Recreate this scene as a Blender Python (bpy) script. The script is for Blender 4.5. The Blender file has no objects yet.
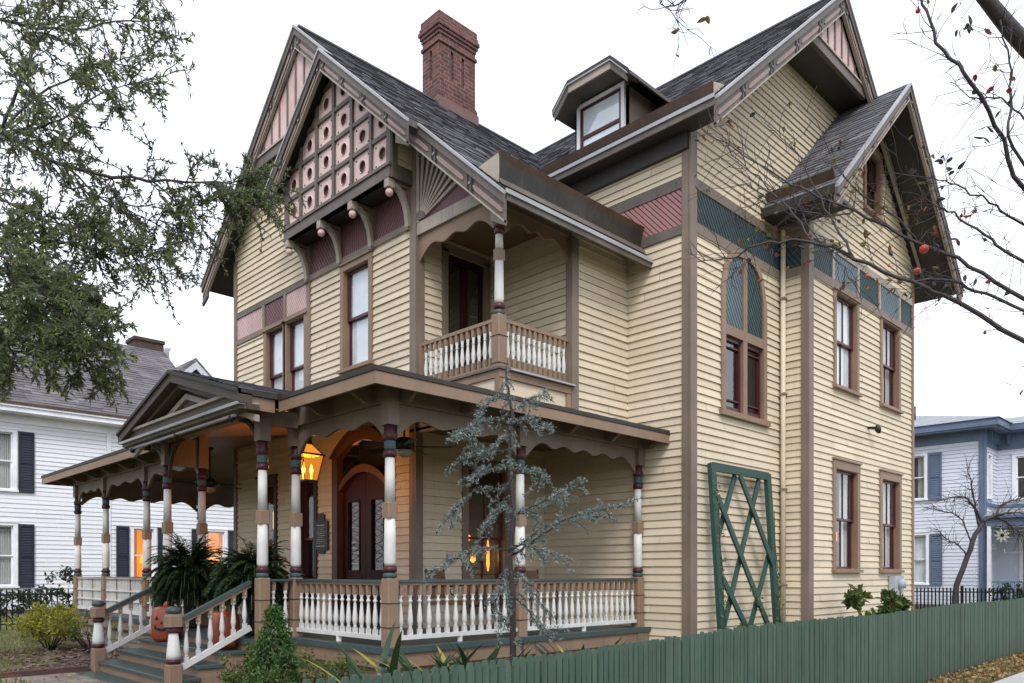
import bpy, math, random
from mathutils import Vector
random.seed(7)
R = random.random
def U(a, b): return a + (b - a) * random.random()
SC = bpy.context.scene
COL = SC.collection

# ------------------------------------------------------------------ materials
def new_mat(name):
    m = bpy.data.materials.new(name); m.use_nodes = True
    nt = m.node_tree
    return m, nt, nt.nodes['Principled BSDF']

def node(nt, typ, **kw):
    n = nt.nodes.new(typ)
    for k, v in kw.items():
        if k in n.inputs.keys() if isinstance(k, str) else False: n.inputs[k].default_value = v
        else: setattr(n, k, v)
    return n

def c4(c): return (c[0], c[1], c[2], 1)
def mulc(c, k): return tuple(min(1, x * k) for x in c)

def mapped(nt, scale=(1, 1, 1), coord='Object', rot=(0, 0, 0)):
    tc = nt.nodes.new('ShaderNodeTexCoord'); mp = nt.nodes.new('ShaderNodeMapping')
    mp.inputs['Scale'].default_value = scale; mp.inputs['Rotation'].default_value = rot
    nt.links.new(tc.outputs[coord], mp.inputs['Vector'])
    return mp.outputs['Vector']

def noise(nt, vec, scale, detail=4, rough=.6):
    n = nt.nodes.new('ShaderNodeTexNoise')
    n.inputs['Scale'].default_value = scale; n.inputs['Detail'].default_value = detail
    n.inputs['Roughness'].default_value = rough
    nt.links.new(vec, n.inputs['Vector'])
    return n.outputs['Fac']

def ramp(nt, fac, a, b, ca=(0, 0, 0), cb=(1, 1, 1)):
    r = nt.nodes.new('ShaderNodeValToRGB')
    r.color_ramp.elements[0].position = a; r.color_ramp.elements[0].color = c4(ca)
    r.color_ramp.elements[1].position = b; r.color_ramp.elements[1].color = c4(cb)
    nt.links.new(fac, r.inputs['Fac'])
    return r.outputs['Color']

def mixc(nt, fac, a, b, mode='MIX'):
    m = nt.nodes.new('ShaderNodeMix'); m.data_type = 'RGBA'; m.blend_type = mode
    for i, v in ((0, fac), (6, a), (7, b)):
        if isinstance(v, (int, float)): m.inputs[i].default_value = v
        elif isinstance(v, tuple): m.inputs[i].default_value = c4(v)
        else: nt.links.new(v, m.inputs[i])
    return m.outputs[2]

def bump(nt, bs, h, strength=.3, dist=.01):
    b = nt.nodes.new('ShaderNodeBump'); b.inputs['Strength'].default_value = strength
    b.inputs['Distance'].default_value = dist
    nt.links.new(h, b.inputs['Height']); nt.links.new(b.outputs['Normal'], bs.inputs['Normal'])

def paint(name, col, var=.14, rough=.55, wear=.25, wearcol=None, spec=.35, streak=True, bstr=.12):
    """weathered paint: broad tone noise, vertical rain streaks, fine grime specks"""
    m, nt, bs = new_mat(name)
    v1 = mapped(nt, (1, 1, 1)); f1 = noise(nt, v1, 1.7, 5)
    base = mixc(nt, ramp(nt, f1, .3, .7), mulc(col, 1 - var), mulc(col, 1 + var))
    if streak:
        v2 = mapped(nt, (14, 14, .9)); f2 = noise(nt, v2, 1.0, 4, .7)
        base = mixc(nt, ramp(nt, f2, .52, .8, (0, 0, 0), (wear,) * 3), base, wearcol or mulc(col, .45))
    v3 = mapped(nt, (1, 1, 1)); f3 = noise(nt, v3, 42, 3, .7)
    base = mixc(nt, ramp(nt, f3, .6, .78, (0, 0, 0), (wear * .9,) * 3), base, wearcol or mulc(col, .5))
    nt.links.new(base, bs.inputs['Base Color'])
    bs.inputs['Roughness'].default_value = rough; bs.inputs['Specular IOR Level'].default_value = spec
    bump(nt, bs, f3, bstr, .006)
    return m

def siding_mat(name, col, pitch=.122, var=.07, dirt=(.26, .20, .11)):
    m, nt, bs = new_mat(name)
    geo = nt.nodes.new('ShaderNodeNewGeometry')
    base = mixc(nt, geo.outputs['Random Per Island'], mulc(col, 1 - var), mulc(col, 1 + var * .7))
    v = mapped(nt, (1, 1, 2.2)); f = noise(nt, v, .8, 6, .62)
    base = mixc(nt, ramp(nt, f, .42, .75, (0, 0, 0), (.45,) * 3), base, mulc(dirt, 1.55))
    v2 = mapped(nt, (9, 9, .8)); f2 = noise(nt, v2, 1.1, 4, .7)
    base = mixc(nt, ramp(nt, f2, .55, .85, (0, 0, 0), (.4,) * 3), base, mulc(dirt, 1.3))
    v3 = mapped(nt, (1.5, 1.5, 12)); f3 = noise(nt, v3, 9, 3, .7)
    base = mixc(nt, ramp(nt, f3, .64, .8, (0, 0, 0), (.3,) * 3), base, dirt)
    nt.links.new(base, bs.inputs['Base Color'])
    bs.inputs['Roughness'].default_value = .55; bs.inputs['Specular IOR Level'].default_value = .3
    bump(nt, bs, f3, .15, .004)
    return m

def shingle_mat(name, c1, c2, mortar, bw=.30, bh=.13):
    m, nt, bs = new_mat(name)
    uv = mapped(nt, (1, 1, 1), 'UV')
    b = nt.nodes.new('ShaderNodeTexBrick'); b.offset = .5
    b.inputs['Scale'].default_value = 1; b.inputs['Brick Width'].default_value = bw
    b.inputs['Row Height'].default_value = bh; b.inputs['Mortar Size'].default_value = .008
    b.inputs['Mortar Smooth'].default_value = .3; b.inputs['Bias'].default_value = 0
    b.inputs['Color1'].default_value = c4(c1); b.inputs['Color2'].default_value = c4(c2)
    b.inputs['Mortar'].default_value = c4(mortar)
    nt.links.new(uv, b.inputs['Vector'])
    f = noise(nt, uv, 2.3, 6, .65); f2 = noise(nt, uv, 60, 2, .6)
    base = mixc(nt, ramp(nt, f, .3, .75), b.outputs['Color'], mulc(c1, .6), 'MIX')
    base2 = mixc(nt, .5, b.outputs['Color'], base)
    f3 = noise(nt, mapped(nt, (3.2, 8, 1), 'UV'), 1.6, 3, .7)
    base2 = mixc(nt, ramp(nt, f3, .42, .62, (0, 0, 0), (.6,) * 3), base2, mulc(c1, .45))
    base3 = mixc(nt, ramp(nt, f2, .5, .75, (0, 0, 0), (.45,) * 3), base2, mulc(c2, 1.9))
    nt.links.new(base3, bs.inputs['Base Color'])
    bs.inputs['Roughness'].default_value = .85; bs.inputs['Specular IOR Level'].default_value = .25
    # each course tilts outwards: saw-tooth height along the slope
    sep = nt.nodes.new('ShaderNodeSeparateXYZ'); nt.links.new(uv, sep.inputs[0])
    mo = nt.nodes.new('ShaderNodeMath'); mo.operation = 'MODULO'; mo.inputs[1].default_value = bh
    ad = nt.nodes.new('ShaderNodeMath'); ad.operation = 'ADD'; ad.inputs[1].default_value = 200 * bh
    nt.links.new(sep.outputs['Y'], ad.inputs[0]); nt.links.new(ad.outputs[0], mo.inputs[0])
    su = nt.nodes.new('ShaderNodeMath'); su.operation = 'MULTIPLY'; su.inputs[1].default_value = -1.0
    nt.links.new(mo.outputs[0], su.inputs[0])
    a2 = nt.nodes.new('ShaderNodeMath'); a2.operation = 'MULTIPLY_ADD'; a2.inputs[1].default_value = -.03
    nt.links.new(b.outputs['Fac'], a2.inputs[0]); nt.links.new(su.outputs[0], a2.inputs[2])
    bump(nt, bs, a2.outputs[0], .8, .25)
    return m

def brick_mat(name, c1, c2, mortar, bw=.21, bh=.075):
    m, nt, bs = new_mat(name)
    uv = mapped(nt, (1, 1, 1), 'UV')
    b = nt.nodes.new('ShaderNodeTexBrick'); b.offset = .5
    b.inputs['Scale'].default_value = 1; b.inputs['Brick Width'].default_value = bw
    b.inputs['Row Height'].default_value = bh; b.inputs['Mortar Size'].default_value = .011
    b.inputs['Color1'].default_value = c4(c1); b.inputs['Color2'].default_value = c4(c2)
    b.inputs['Mortar'].default_value = c4(mortar)
    nt.links.new(uv, b.inputs['Vector'])
    f = noise(nt, uv, 3, 5, .7)
    base = mixc(nt, ramp(nt, f, .4, .75, (0, 0, 0), (.8,) * 3), b.outputs['Color'], (.03, .022, .025))
    nt.links.new(base, bs.inputs['Base Color']); bs.inputs['Roughness'].default_value = .9
    inv = nt.nodes.new('ShaderNodeMath'); inv.operation = 'SUBTRACT'; inv.inputs[0].default_value = 1
    nt.links.new(b.outputs['Fac'], inv.inputs[1]); bump(nt, bs, inv.outputs[0], .7, .02)
    return m

def leaf_mat(name, cols, rough=.5, transl=.25, spec=.3):
    m, nt, bs = new_mat(name)
    geo = nt.nodes.new('ShaderNodeNewGeometry')
    r = nt.nodes.new('ShaderNodeValToRGB'); el = r.color_ramp.elements
    while len(el) < len(cols): el.new(.5)
    for i, c in enumerate(cols):
        el[i].position = i / max(1, len(cols) - 1); el[i].color = c4(c)
    nt.links.new(geo.outputs['Random Per Island'], r.inputs['Fac'])
    nt.links.new(r.outputs['Color'], bs.inputs['Base Color'])
    bs.inputs['Roughness'].default_value = rough; bs.inputs['Specular IOR Level'].default_value = spec
    if transl > 0:
        tr = nt.nodes.new('ShaderNodeBsdfTranslucent'); mx = nt.nodes.new('ShaderNodeMixShader')
        nt.links.new(r.outputs['Color'], tr.inputs['Color']); mx.inputs[0].default_value = transl
        nt.links.new(bs.outputs[0], mx.inputs[1]); nt.links.new(tr.outputs[0], mx.inputs[2])
        nt.links.new(mx.outputs[0], nt.nodes['Material Output'].inputs['Surface'])
    return m

def emit(name, col, k):
    m, nt, bs = new_mat(name)
    bs.inputs['Base Color'].default_value = c4(col)
    bs.inputs['Emission Color'].default_value = c4(col); bs.inputs['Emission Strength'].default_value = k
    return m

def glass_mat(name, tint=(.95, .97, .98), ior=2.1):
    m, nt, bs = new_mat(name)
    nt.nodes.remove(bs)
    t = nt.nodes.new('ShaderNodeBsdfTransparent'); t.inputs['Color'].default_value = c4(tint)
    g = nt.nodes.new('ShaderNodeBsdfGlossy'); g.inputs['Roughness'].default_value = .03
    g.inputs['Color'].default_value = (.95, .97, 1, 1)
    fr = nt.nodes.new('ShaderNodeFresnel'); fr.inputs['IOR'].default_value = ior
    v = mapped(nt, (1, 1, 1)); f = noise(nt, v, 1.6, 2)
    b = nt.nodes.new('ShaderNodeBump'); b.inputs['Strength'].default_value = .06; b.inputs['Distance'].default_value = .05
    nt.links.new(f, b.inputs['Height']); nt.links.new(b.outputs[0], g.inputs['Normal'])
    gm = nt.nodes.new('ShaderNodeNewGeometry'); mf = nt.nodes.new('ShaderNodeMix'); mf.data_type = 'FLOAT'
    mf.inputs[2].default_value = ior; mf.inputs[3].default_value = 1 / ior
    nt.links.new(gm.outputs['Backfacing'], mf.inputs[0]); nt.links.new(mf.outputs[0], fr.inputs['IOR'])
    mx = nt.nodes.new('ShaderNodeMixShader')
    nt.links.new(fr.outputs[0], mx.inputs[0]); nt.links.new(t.outputs[0], mx.inputs[1]); nt.links.new(g.outputs[0], mx.inputs[2])
    nt.links.new(mx.outputs[0], nt.nodes['Material Output'].inputs['Surface'])
    return m

M = {}
M['cream'] = siding_mat('cream clapboard', (.628, .538, .402), var=.10, dirt=(.27, .225, .155))
M['bluesid'] = siding_mat('pale blue clapboard', (.57, .605, .69), .14, .04, (.40, .42, .48))
M['whitesid'] = siding_mat('white clapboard', (.72, .735, .78), .15, .04, (.42, .43, .46))
M['tan'] = paint('tan trim', (.235, .158, .108))
M['taupe'] = paint('grey taupe trim', (.185, .142, .112), wear=.4)
M['greywood'] = paint('weathered grey trim', (.118, .098, .084), wear=.6, var=.28)
M['stone'] = paint('pale grey cream trim', (.33, .285, .24), wear=.55, var=.2)
M['strip'] = paint('greyed pink inset', (.26, .185, .168), wear=.4, var=.2)
M['gutterwood'] = paint('mossy dark plank', (.030, .027, .022), wear=.8, wearcol=(.085, .06, .04), var=.5)
M['darkteal'] = paint('dark teal ring', (.045, .082, .088), wear=.2)
M['ringmaroon'] = paint('maroon ring', (.060, .014, .020), rough=.45, wear=.2)
M['pink'] = paint('dusty pink paint', (.56, .395, .375), wear=.3, var=.16)
M['palepink'] = paint('pale pink panel paint', (.64, .475, .455), wear=.25, var=.12)
M['rose'] = paint('faded red paint', (.34, .165, .16), wear=.4)
M['plum'] = paint('plum paint', (.135, .062, .066), wear=.3)
M['maroon'] = paint('dark maroon gloss', (.075, .014, .018), rough=.35, wear=.2)
M['mahog'] = paint('mahogany door', (.026, .0055, .004), rough=.42, wear=.2, spec=.2)
M['blue'] = paint('dark teal paint', (.030, .054, .060), wear=.4, wearcol=(.07, .10, .105))
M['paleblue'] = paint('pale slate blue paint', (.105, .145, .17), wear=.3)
def fence_mat():
    m = leaf_mat('weathered green fence paint', [(.030, .064, .043), (.043, .082, .056), (.035, .069, .049), (.052, .088, .063), (.033, .070, .044)], .6, 0, .3); nt = m.node_tree; bs = nt.nodes['Principled BSDF']
    src = bs.inputs['Base Color'].links[0].from_socket
    f = noise(nt, mapped(nt, (30, 30, 2.2)), 1, 5, .7); f2 = noise(nt, mapped(nt, (1, 1, 1)), 1.3, 5, .7); f3 = noise(nt, mapped(nt, (60, 60, 4)), 1, 3, .6)
    c = mixc(nt, ramp(nt, f, .45, .75, (0, 0, 0), (.55,) * 3), src, (.10, .125, .10)); c = mixc(nt, ramp(nt, f2, .45, .72, (0, 0, 0), (.6,) * 3), c, (.026, .045, .030))
    geo = nt.nodes.new('ShaderNodeNewGeometry'); sp = nt.nodes.new('ShaderNodeSeparateXYZ'); nt.links.new(geo.outputs['Position'], sp.inputs[0])
    ad = nt.nodes.new('ShaderNodeMath'); ad.operation = 'MULTIPLY_ADD'; ad.inputs[1].default_value = .5; nt.links.new(f2, ad.inputs[0]); nt.links.new(sp.outputs['Z'], ad.inputs[2])
    c = mixc(nt, ramp(nt, ad.outputs[0], .28, .42, (.55,) * 3, (0, 0, 0)), c, (.055, .045, .030))       # mud splash and algae at the foot
    nt.links.new(c, bs.inputs['Base Color']); bump(nt, bs, f3, .35, .006); return m
M['green'] = fence_mat()
M['teal'] = paint('teal grey floor paint', (.050, .074, .074), rough=.4, wear=.25)
M['green_old'] = paint('green fence paint', (.042, .082, .060), wear=.5, var=.26, wearcol=(.11, .14, .11))
M['trellisgreen'] = paint('green trellis paint', (.022, .060, .048), wear=.3)
M['white'] = paint('white paint', (.58, .575, .56), wear=.22, wearcol=(.38, .38, .34))
M['whitetrim'] = paint('bright white trim', (.76, .78, .82), wear=.1, wearcol=(.5, .5, .5))
M['offwhite'] = paint('drip edge metal', (.34, .34, .36), rough=.35, wear=.2)
M['rust'] = paint('rusty gutter', (.075, .048, .034), wear=.7, wearcol=(.17, .062, .028), var=.4)
M['dark'] = paint('dark stained wood', (.035, .028, .024), wear=.2)
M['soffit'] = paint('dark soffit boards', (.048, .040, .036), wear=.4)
M['ceil'] = paint('porch ceiling boards', (.17, .105, .05), wear=.25)
M['roof'] = shingle_mat('slate grey shingles', (.030, .031, .042), (.125, .125, .145), (.008, .008, .010), .26, .15)
def slate(name, cols):
    m = leaf_mat(name, cols, .8, 0, .3); nt = m.node_tree; bs = nt.nodes['Principled BSDF']
    v = mapped(nt, (1, 1, 1)); f = noise(nt, v, 1.1, 6, .7); f2 = noise(nt, v, 55, 2, .6)
    src = bs.inputs['Base Color'].links[0].from_socket
    c = mixc(nt, ramp(nt, f, .4, .7, (0, 0, 0), (.55,) * 3), src, (.05, .048, .056)); nt.links.new(c, bs.inputs['Base Color']); bump(nt, bs, f2, .4, .01); return m
M['slate'] = slate('weathered shingle pieces', [(.065, .065, .078), (.125, .125, .145), (.085, .083, .095), (.21, .207, .225), (.10, .098, .112), (.155, .152, .168)])
M['slate2'] = slate('grey shingle pieces', [(.085, .078, .088), (.16, .145, .158), (.11, .10, .11), (.21, .195, .205)])
M['doorcase'] = paint('varnished door casing', (.075, .036, .020), rough=.45, wear=.3)
M['umber'] = paint('dark umber trim', (.075, .054, .038), wear=.4)
M['vault'] = paint('boarded vault', (.34, .20, .085), wear=.2)  # lighter, warmer copy of the ceiling boards; lantern glow put into the colour
M['roof2'] = shingle_mat('mid grey shingles', (.085, .078, .088), (.20, .182, .195), (.04, .038, .042), .40, .19)
M['roof3'] = shingle_mat('pale grey shingles', (.30, .32, .34), (.40, .42, .44), (.22, .23, .25), .3, .16)
M['brick'] = brick_mat('old red brick', (.20, .060, .042), (.095, .032, .026), (.19, .145, .13), .22, .085)
M['flash2'] = brick_mat('sooty brick', (.10, .045, .04), (.06, .03, .03), (.07, .06, .06))
M['flash'] = paint('pinkish lead flashing', (.15, .085, .078), wear=.3)
M['iron'] = paint('black iron', (.012, .012, .013), rough=.4, wear=.15, wearcol=(.05, .03, .02))
M['bronze'] = paint('aged bronze', (.03, .018, .010), rough=.35, wear=.2)
M['meterwhite'] = paint('dull white trim', (.46, .47, .52), wear=.2)
M['meter'] = paint('grey meter metal', (.33, .36, .39), rough=.4, wear=.15)
M['glass'] = glass_mat('window glass')
def amber():
    m, nt, bs = new_mat('amber lantern glass'); t = nt.nodes.new('ShaderNodeBsdfTransparent'); t.inputs['Color'].default_value = (1, .72, .4, 1)
    e = nt.nodes.new('ShaderNodeEmission'); e.inputs['Color'].default_value = (1, .36, .04, 1); e.inputs['Strength'].default_value = .6
    mx = nt.nodes.new('ShaderNodeMixShader'); mx.inputs[0].default_value = .5; nt.links.new(t.outputs[0], mx.inputs[1]); nt.links.new(e.outputs[0], mx.inputs[2]); nt.links.new(mx.outputs[0], nt.nodes['Material Output'].inputs['Surface']); return m
M['amberglass'] = amber()
M['blind'] = paint('pale blind', (.82, .88, .93), wear=.05, streak=False)
M['curtain'] = paint('grey curtain', (.50, .50, .50), wear=.2)
M['room'] = paint('dark room', (.022, .018, .016), wear=.1)
M['warmroom'] = emit('lamp lit room', (.10, .022, .004), .45)
M['flame'] = emit('lamp flame', (1, .52, .12), 9)
M['lampglass'] = emit('glowing lamp glass', (1, .36, .05), .55)
M['litwin'] = emit('lamp lit shade', (.80, .26, .02), .70)
M['litcurtain'] = emit('lamp lit curtain', (.50, .14, .012), .42)
M['lamplow'] = emit('dim lamp glow', (1, .33, .04), 1.3)
M['pumpkin'] = paint('orange glazed pottery', (.27, .052, .020), rough=.3, wear=.15, spec=.5)
M['black'] = paint('black', (.006, .006, .006), rough=.6, wear=0)
M['wicker'] = paint('brown wicker', (.12, .06, .035), wear=.4)
M['bark'] = paint('tree bark', (.055, .045, .042), wear=.5, wearcol=(.13, .12, .12), var=.3, bstr=.6)
M['darkbark'] = paint('dark bark', (.035, .026, .028), wear=.4, wearcol=(.11, .09, .09), var=.3, bstr=.5)
M['oakleaf'] = leaf_mat('oak leaves', [(.075, .098, .052), (.12, .155, .055), (.175, .22, .07), (.125, .13, .125), (.25, .29, .095)], .4, .45)
M['cedarleaf'] = leaf_mat('blue cedar needles', [(.15, .19, .18), (.23, .28, .28), (.34, .40, .40), (.08, .11, .085), (.12, .15, .12)], .6, .15)
M['fern'] = leaf_mat('fern fronds', [(.022, .044, .018), (.042, .080, .030), (.068, .115, .045)], .45, .15)
M['yellowleaf'] = leaf_mat('yellow green leaves', [(.22, .24, .03), (.34, .32, .04), (.16, .20, .035), (.42, .38, .07)], .5, .35)
M['bushleaf'] = leaf_mat('bush leaves', [(.05, .085, .022), (.09, .13, .035), (.13, .17, .04), (.035, .06, .02)], .5, .3)
M['conifer'] = leaf_mat('conifer sprays', [(.035, .085, .020), (.06, .12, .03), (.09, .16, .045)], .6, .2)
M['strap'] = leaf_mat('strap leaves', [(.012, .032, .014), (.022, .052, .018), (.036, .075, .024)], .3, .2, .5)
M['strapyellow'] = leaf_mat('yellowed strap leaves', [(.3, .3, .06), (.4, .36, .08), (.12, .16, .03)], .4, .3)
M['darkleaf'] = leaf_mat('dark shrub leaves', [(.018, .035, .02), (.03, .055, .03), (.05, .075, .045)], .5, .2)
M['autumn'] = leaf_mat('autumn leaves', [(.16, .17, .03), (.22, .12, .03), (.10, .12, .03), (.26, .05, .03), (.09, .05, .04)], .5, .35)
M['greyleaf'] = leaf_mat('dusky leaves', [(.06, .06, .075), (.045, .05, .05), (.09, .08, .09)], .5, .3)
M['fruit'] = paint('red orange fruit', (.42, .055, .035), rough=.35, wear=.15)
M['straw'] = leaf_mat('fallen leaves', [(.30, .19, .08), (.20, .12, .05), (.38, .27, .13), (.13, .08, .04)], .7, .2)
M['mulchchip'] = leaf_mat('bark chips', [(.13, .075, .055), (.20, .14, .115), (.085, .05, .04), (.26, .20, .17)], .9, 0)
M['blade'] = leaf_mat('grass blades', [(.10, .13, .03), (.17, .17, .05), (.07, .10, .025), (.24, .22, .09)], .6, .3)
M['bluetrim'] = paint('grey blue trim', (.115, .155, .235), wear=.12)
M['shutterblk'] = paint('blue black shutter', (.020, .024, .038), wear=.15)
M['shutterblue'] = paint('slate blue shutter', (.105, .14, .21), wear=.12)
M['orange'] = paint('orange brown door', (.36, .12, .035), wear=.3)
M['wreath'] = paint('pale ribbon', (.42, .42, .34), wear=.1)
M['concrete'] = paint('pale concrete', (.42, .41, .40), wear=.25, rough=.85, streak=False, bstr=.3)
M['edging'] = brick_mat('edging brick', (.17, .07, .05), (.10, .045, .035), (.08, .06, .05))
M['found'] = brick_mat('foundation block', (.30, .26, .20), (.24, .21, .165), (.12, .10, .08), .4, .19)

# ------------------------------------------------------------------ mesh builder
class MB:
    def __init__(s): s.v = []; s.f = []; s.m = []; s.s = []
    def face(s, idx, mat, smooth=False): s.f.append(tuple(idx)); s.m.append(mat); s.s.append(smooth)
    def poly(s, pts, mat, smooth=False):
        i = len(s.v); s.v += [tuple(p) for p in pts]; s.face(range(i, i + len(pts)), mat, smooth)
    def hexa(s, a, b, mat):      # a, b: two quads, matching corners
        i = len(s.v); s.v += [tuple(p) for p in a] + [tuple(p) for p in b]
        for q in ((3, 2, 1, 0), (4, 5, 6, 7), (0, 1, 5, 4), (1, 2, 6, 5), (2, 3, 7, 6), (3, 0, 4, 7)):
            s.face([i + k for k in q], mat)
    def box(s, x0, x1, y0, y1, z0, z1, mat):
        s.hexa([(x0, y0, z0), (x1, y0, z0), (x1, y1, z0), (x0, y1, z0)],
               [(x0, y0, z1), (x1, y0, z1), (x1, y1, z1), (x0, y1, z1)], mat)
    def cbox(s, x0, x1, y0, y1, z0, z1, mat, c=.012):   # box with chamfered top and vertical edges
        xs, ys = (x0, x1), (y0, y1)
        pr = [(x0 + c, y0), (x1 - c, y0), (x1, y0 + c), (x1, y1 - c), (x1 - c, y1), (x0 + c, y1), (x0, y1 - c), (x0, y0 + c)]
        cx, cy = (x0 + x1) / 2, (y0 + y1) / 2
        kx = 1 - 2 * c / max(1e-6, abs(x1 - x0)); ky = 1 - 2 * c / max(1e-6, abs(y1 - y0))
        rings = []
        for z, t in ((z0, 1), (z1 - c, 1), (z1, 0)):
            i = len(s.v)
            for x, y in pr:
                s.v.append((x, y, z) if t else (cx + (x - cx) * kx, cy + (y - cy) * ky, z))
            rings.append(i)
        for a, b in zip(rings, rings[1:]):
            for k in range(8): s.face((a + k, a + (k + 1) % 8, b + (k + 1) % 8, b + k), mat)
        s.face([rings[2] + k for k in range(8)], mat); s.face([rings[0] + k for k in reversed(range(8))], mat)
    def extr(s, pts, off, mat, side=None, back=None):   # polygon pts extruded by the vector off
        n = len(pts); i = len(s.v); o = Vector(off)
        s.v += [tuple(p) for p in pts] + [tuple(Vector(p) + o) for p in pts]
        s.face(range(i, i + n), mat); s.face([i + n + k for k in reversed(range(n))], back or side or mat)
        for k in range(n):
            q = (k + 1) % n; s.face((i + k, i + n + k, i + n + q, i + q), side or mat)
    def ring(s, pts):
        i = len(s.v); s.v += [tuple(p) for p in pts]; return i
    def lathe(s, cx, cy, prof, mat, n=12, smooth=True):  # prof: (r, z[, mat])
        prev = None
        for p in prof:
            r, z = p[0], p[1]; mm = p[2] if len(p) > 2 else mat
            i = s.ring([(cx + r * math.cos(2 * math.pi * k / n), cy + r * math.sin(2 * math.pi * k / n), z) for k in range(n)])
            if prev is not None:
                for k in range(n): s.face((prev + k, prev + (k + 1) % n, i + (k + 1) % n, i + k), mm, smooth)
            else: s.face([i + k for k in reversed(range(n))], mm)
            prev = i
        s.face([prev + k for k in range(n)], mm)
    def tube(s, path, radii, mat, n=6, smooth=True):
        path = [Vector(p) for p in path]
        if isinstance(radii, (int, float)): radii = [radii] * len(path)
        prev = None; ref = None
        for k, p in enumerate(path):
            t = (path[min(k + 1, len(path) - 1)] - path[max(k - 1, 0)])
            if t.length < 1e-9: t = Vector((0, 0, 1))
            t.normalize()
            if ref is None: ref = t.orthogonal().normalized()
            a = (ref - t * ref.dot(t))
            if a.length < 1e-6: a = t.orthogonal()
            a.normalize(); ref = a; b = t.cross(a)
            i = s.ring([p + (a * math.cos(2 * math.pi * j / n) + b * math.sin(2 * math.pi * j / n)) * radii[k] for j in range(n)])
            if prev is not None:
                for j in range(n): s.face((prev + j, prev + (j + 1) % n, i + (j + 1) % n, i + j), mat, smooth)
            else: s.face([i + j for j in reversed(range(n))], mat)
            prev = i
        s.face([prev + j for j in range(n)], mat)
    def ball(s, c, r, mat, n=10, sz=1.0):
        prof = [(max(1e-4, r * math.sin(math.pi * k / 6)), c[2] - r * sz * math.cos(math.pi * k / 6)) for k in range(7)]
        s.lathe(c[0], c[1], prof, mat, n)
    def bar(s, p0, p1, w, h, mat, up=(0, 0, 1)):
        p0, p1 = Vector(p0), Vector(p1); t = (p1 - p0).normalized(); u = Vector(up)
        a = t.cross(u); a = a.normalized() if a.length > 1e-5 else t.orthogonal().normalized(); b = a.cross(t)
        a = a * w / 2; b = b * h / 2
        s.hexa([p0 - a - b, p0 + a - b, p0 + a + b, p0 - a + b], [p1 - a - b, p1 + a - b, p1 + a + b, p1 - a + b], mat)
    def build(s, name, parent=None, origin=None, label=None):
        o0 = Vector(origin) if origin is not None else root_loc(parent)
        me = bpy.data.meshes.new(name)
        me.from_pydata([tuple(Vector(p) - o0) for p in s.v], [], s.f)
        mats = []
        for m in s.m:
            if m not in mats: mats.append(m)
        for m in mats: me.materials.append(M[m])
        ix = {m: i for i, m in enumerate(mats)}
        me.polygons.foreach_set('material_index', [ix[m] for m in s.m])
        me.polygons.foreach_set('use_smooth', s.s)
        uv = me.uv_layers.new(name='UVMap').data
        co = s.v
        for p in me.polygons:
            n = p.normal
            if abs(n.z) > .985: h, v = Vector((1, 0, 0)), Vector((0, 1, 0))
            else:
                h = Vector((0, 0, 1)).cross(n).normalized(); v = n.cross(h)
            for li in p.loop_indices:
                q = Vector(co[me.loops[li].vertex_index]); uv[li].uv = (q.dot(h), q.dot(v))
        me.update()
        o = bpy.data.objects.new(name, me); COL.objects.link(o)
        if parent is not None:
            o.parent = parent
            if origin is not None: o.location = o0 - root_loc(parent)
        else: o.location = o0
        if label: o['label'] = label
        return o

def root_loc(o):
    if o is None: return Vector((0, 0, 0))
    while o.parent: o = o.parent
    return o.location.copy()

def thing(name, loc, label, cat, group=None):
    o = bpy.data.objects.new(name, None); COL.objects.link(o); o.location = loc
    o.empty_display_size = .2
    return tag(o, label, cat, group)
def tag(o, label, cat, group=None):
    o['label'] = label; o['category'] = cat
    if group: o['group'] = group
    return o
def kind(o, k): o['kind'] = k; return o
def inst(src, loc, parent, name=None):
    c = src.copy(); COL.objects.link(c); c.parent = parent; c.location = loc
    return c

# wall faces: (letter, plane): F looks to -X, S to -Y, B to +X, N to +Y; u runs along the wall, w outwards
def P(fc, u, w, z):
    k, c = fc
    if k == 'F': return (c - w, u, z)
    if k == 'S': return (u, c - w, z)
    if k == 'B': return (c + w, u, z)
    return (u, c + w, z)
def OUT(fc): return Vector({'F': (-1, 0, 0), 'S': (0, -1, 0), 'B': (1, 0, 0), 'N': (0, 1, 0)}[fc[0]])
def prism(mb, fc, pts, w0, w1, mat, side=None):
    mb.extr([P(fc, u, w1, z) for u, z in pts], OUT(fc) * (w0 - w1), mat, side)
def rect(mb, fc, u0, u1, z0, z1, w0, w1, mat):
    prism(mb, fc, [(u0, z0), (u1, z0), (u1, z1), (u0, z1)], w0, w1, mat)
def clip(poly, a, b, c):       # keep a*x+b*y<=c
    out = []
    for i in range(len(poly)):
        p, q = poly[i], poly[(i + 1) % len(poly)]
        dp, dq = a * p[0] + b * p[1] - c, a * q[0] + b * q[1] - c
        if dp <= 0: out.append(p)
        if (dp < 0 < dq) or (dq < 0 < dp):
            t = dp / (dp - dq); out.append((p[0] + (q[0] - p[0]) * t, p[1] + (q[1] - p[1]) * t))
    return out
def area(poly):
    return abs(sum(poly[i][0] * poly[(i + 1) % len(poly)][1] - poly[(i + 1) % len(poly)][0] * poly[i][1] for i in range(len(poly)))) / 2 if len(poly) > 2 else 0
def urange(poly, z):
    us = []
    for i in range(len(poly)):
        (u0, z0), (u1, z1) = poly[i], poly[(i + 1) % len(poly)]
        if abs(z0 - z1) < 1e-9:
            if abs(z - z0) < 1e-6: us += [u0, u1]
        elif min(z0, z1) - 1e-7 <= z <= max(z0, z1) + 1e-7:
            us.append(u0 + (u1 - u0) * (z - z0) / (z1 - z0))
    return (min(us), max(us)) if us else None

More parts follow.
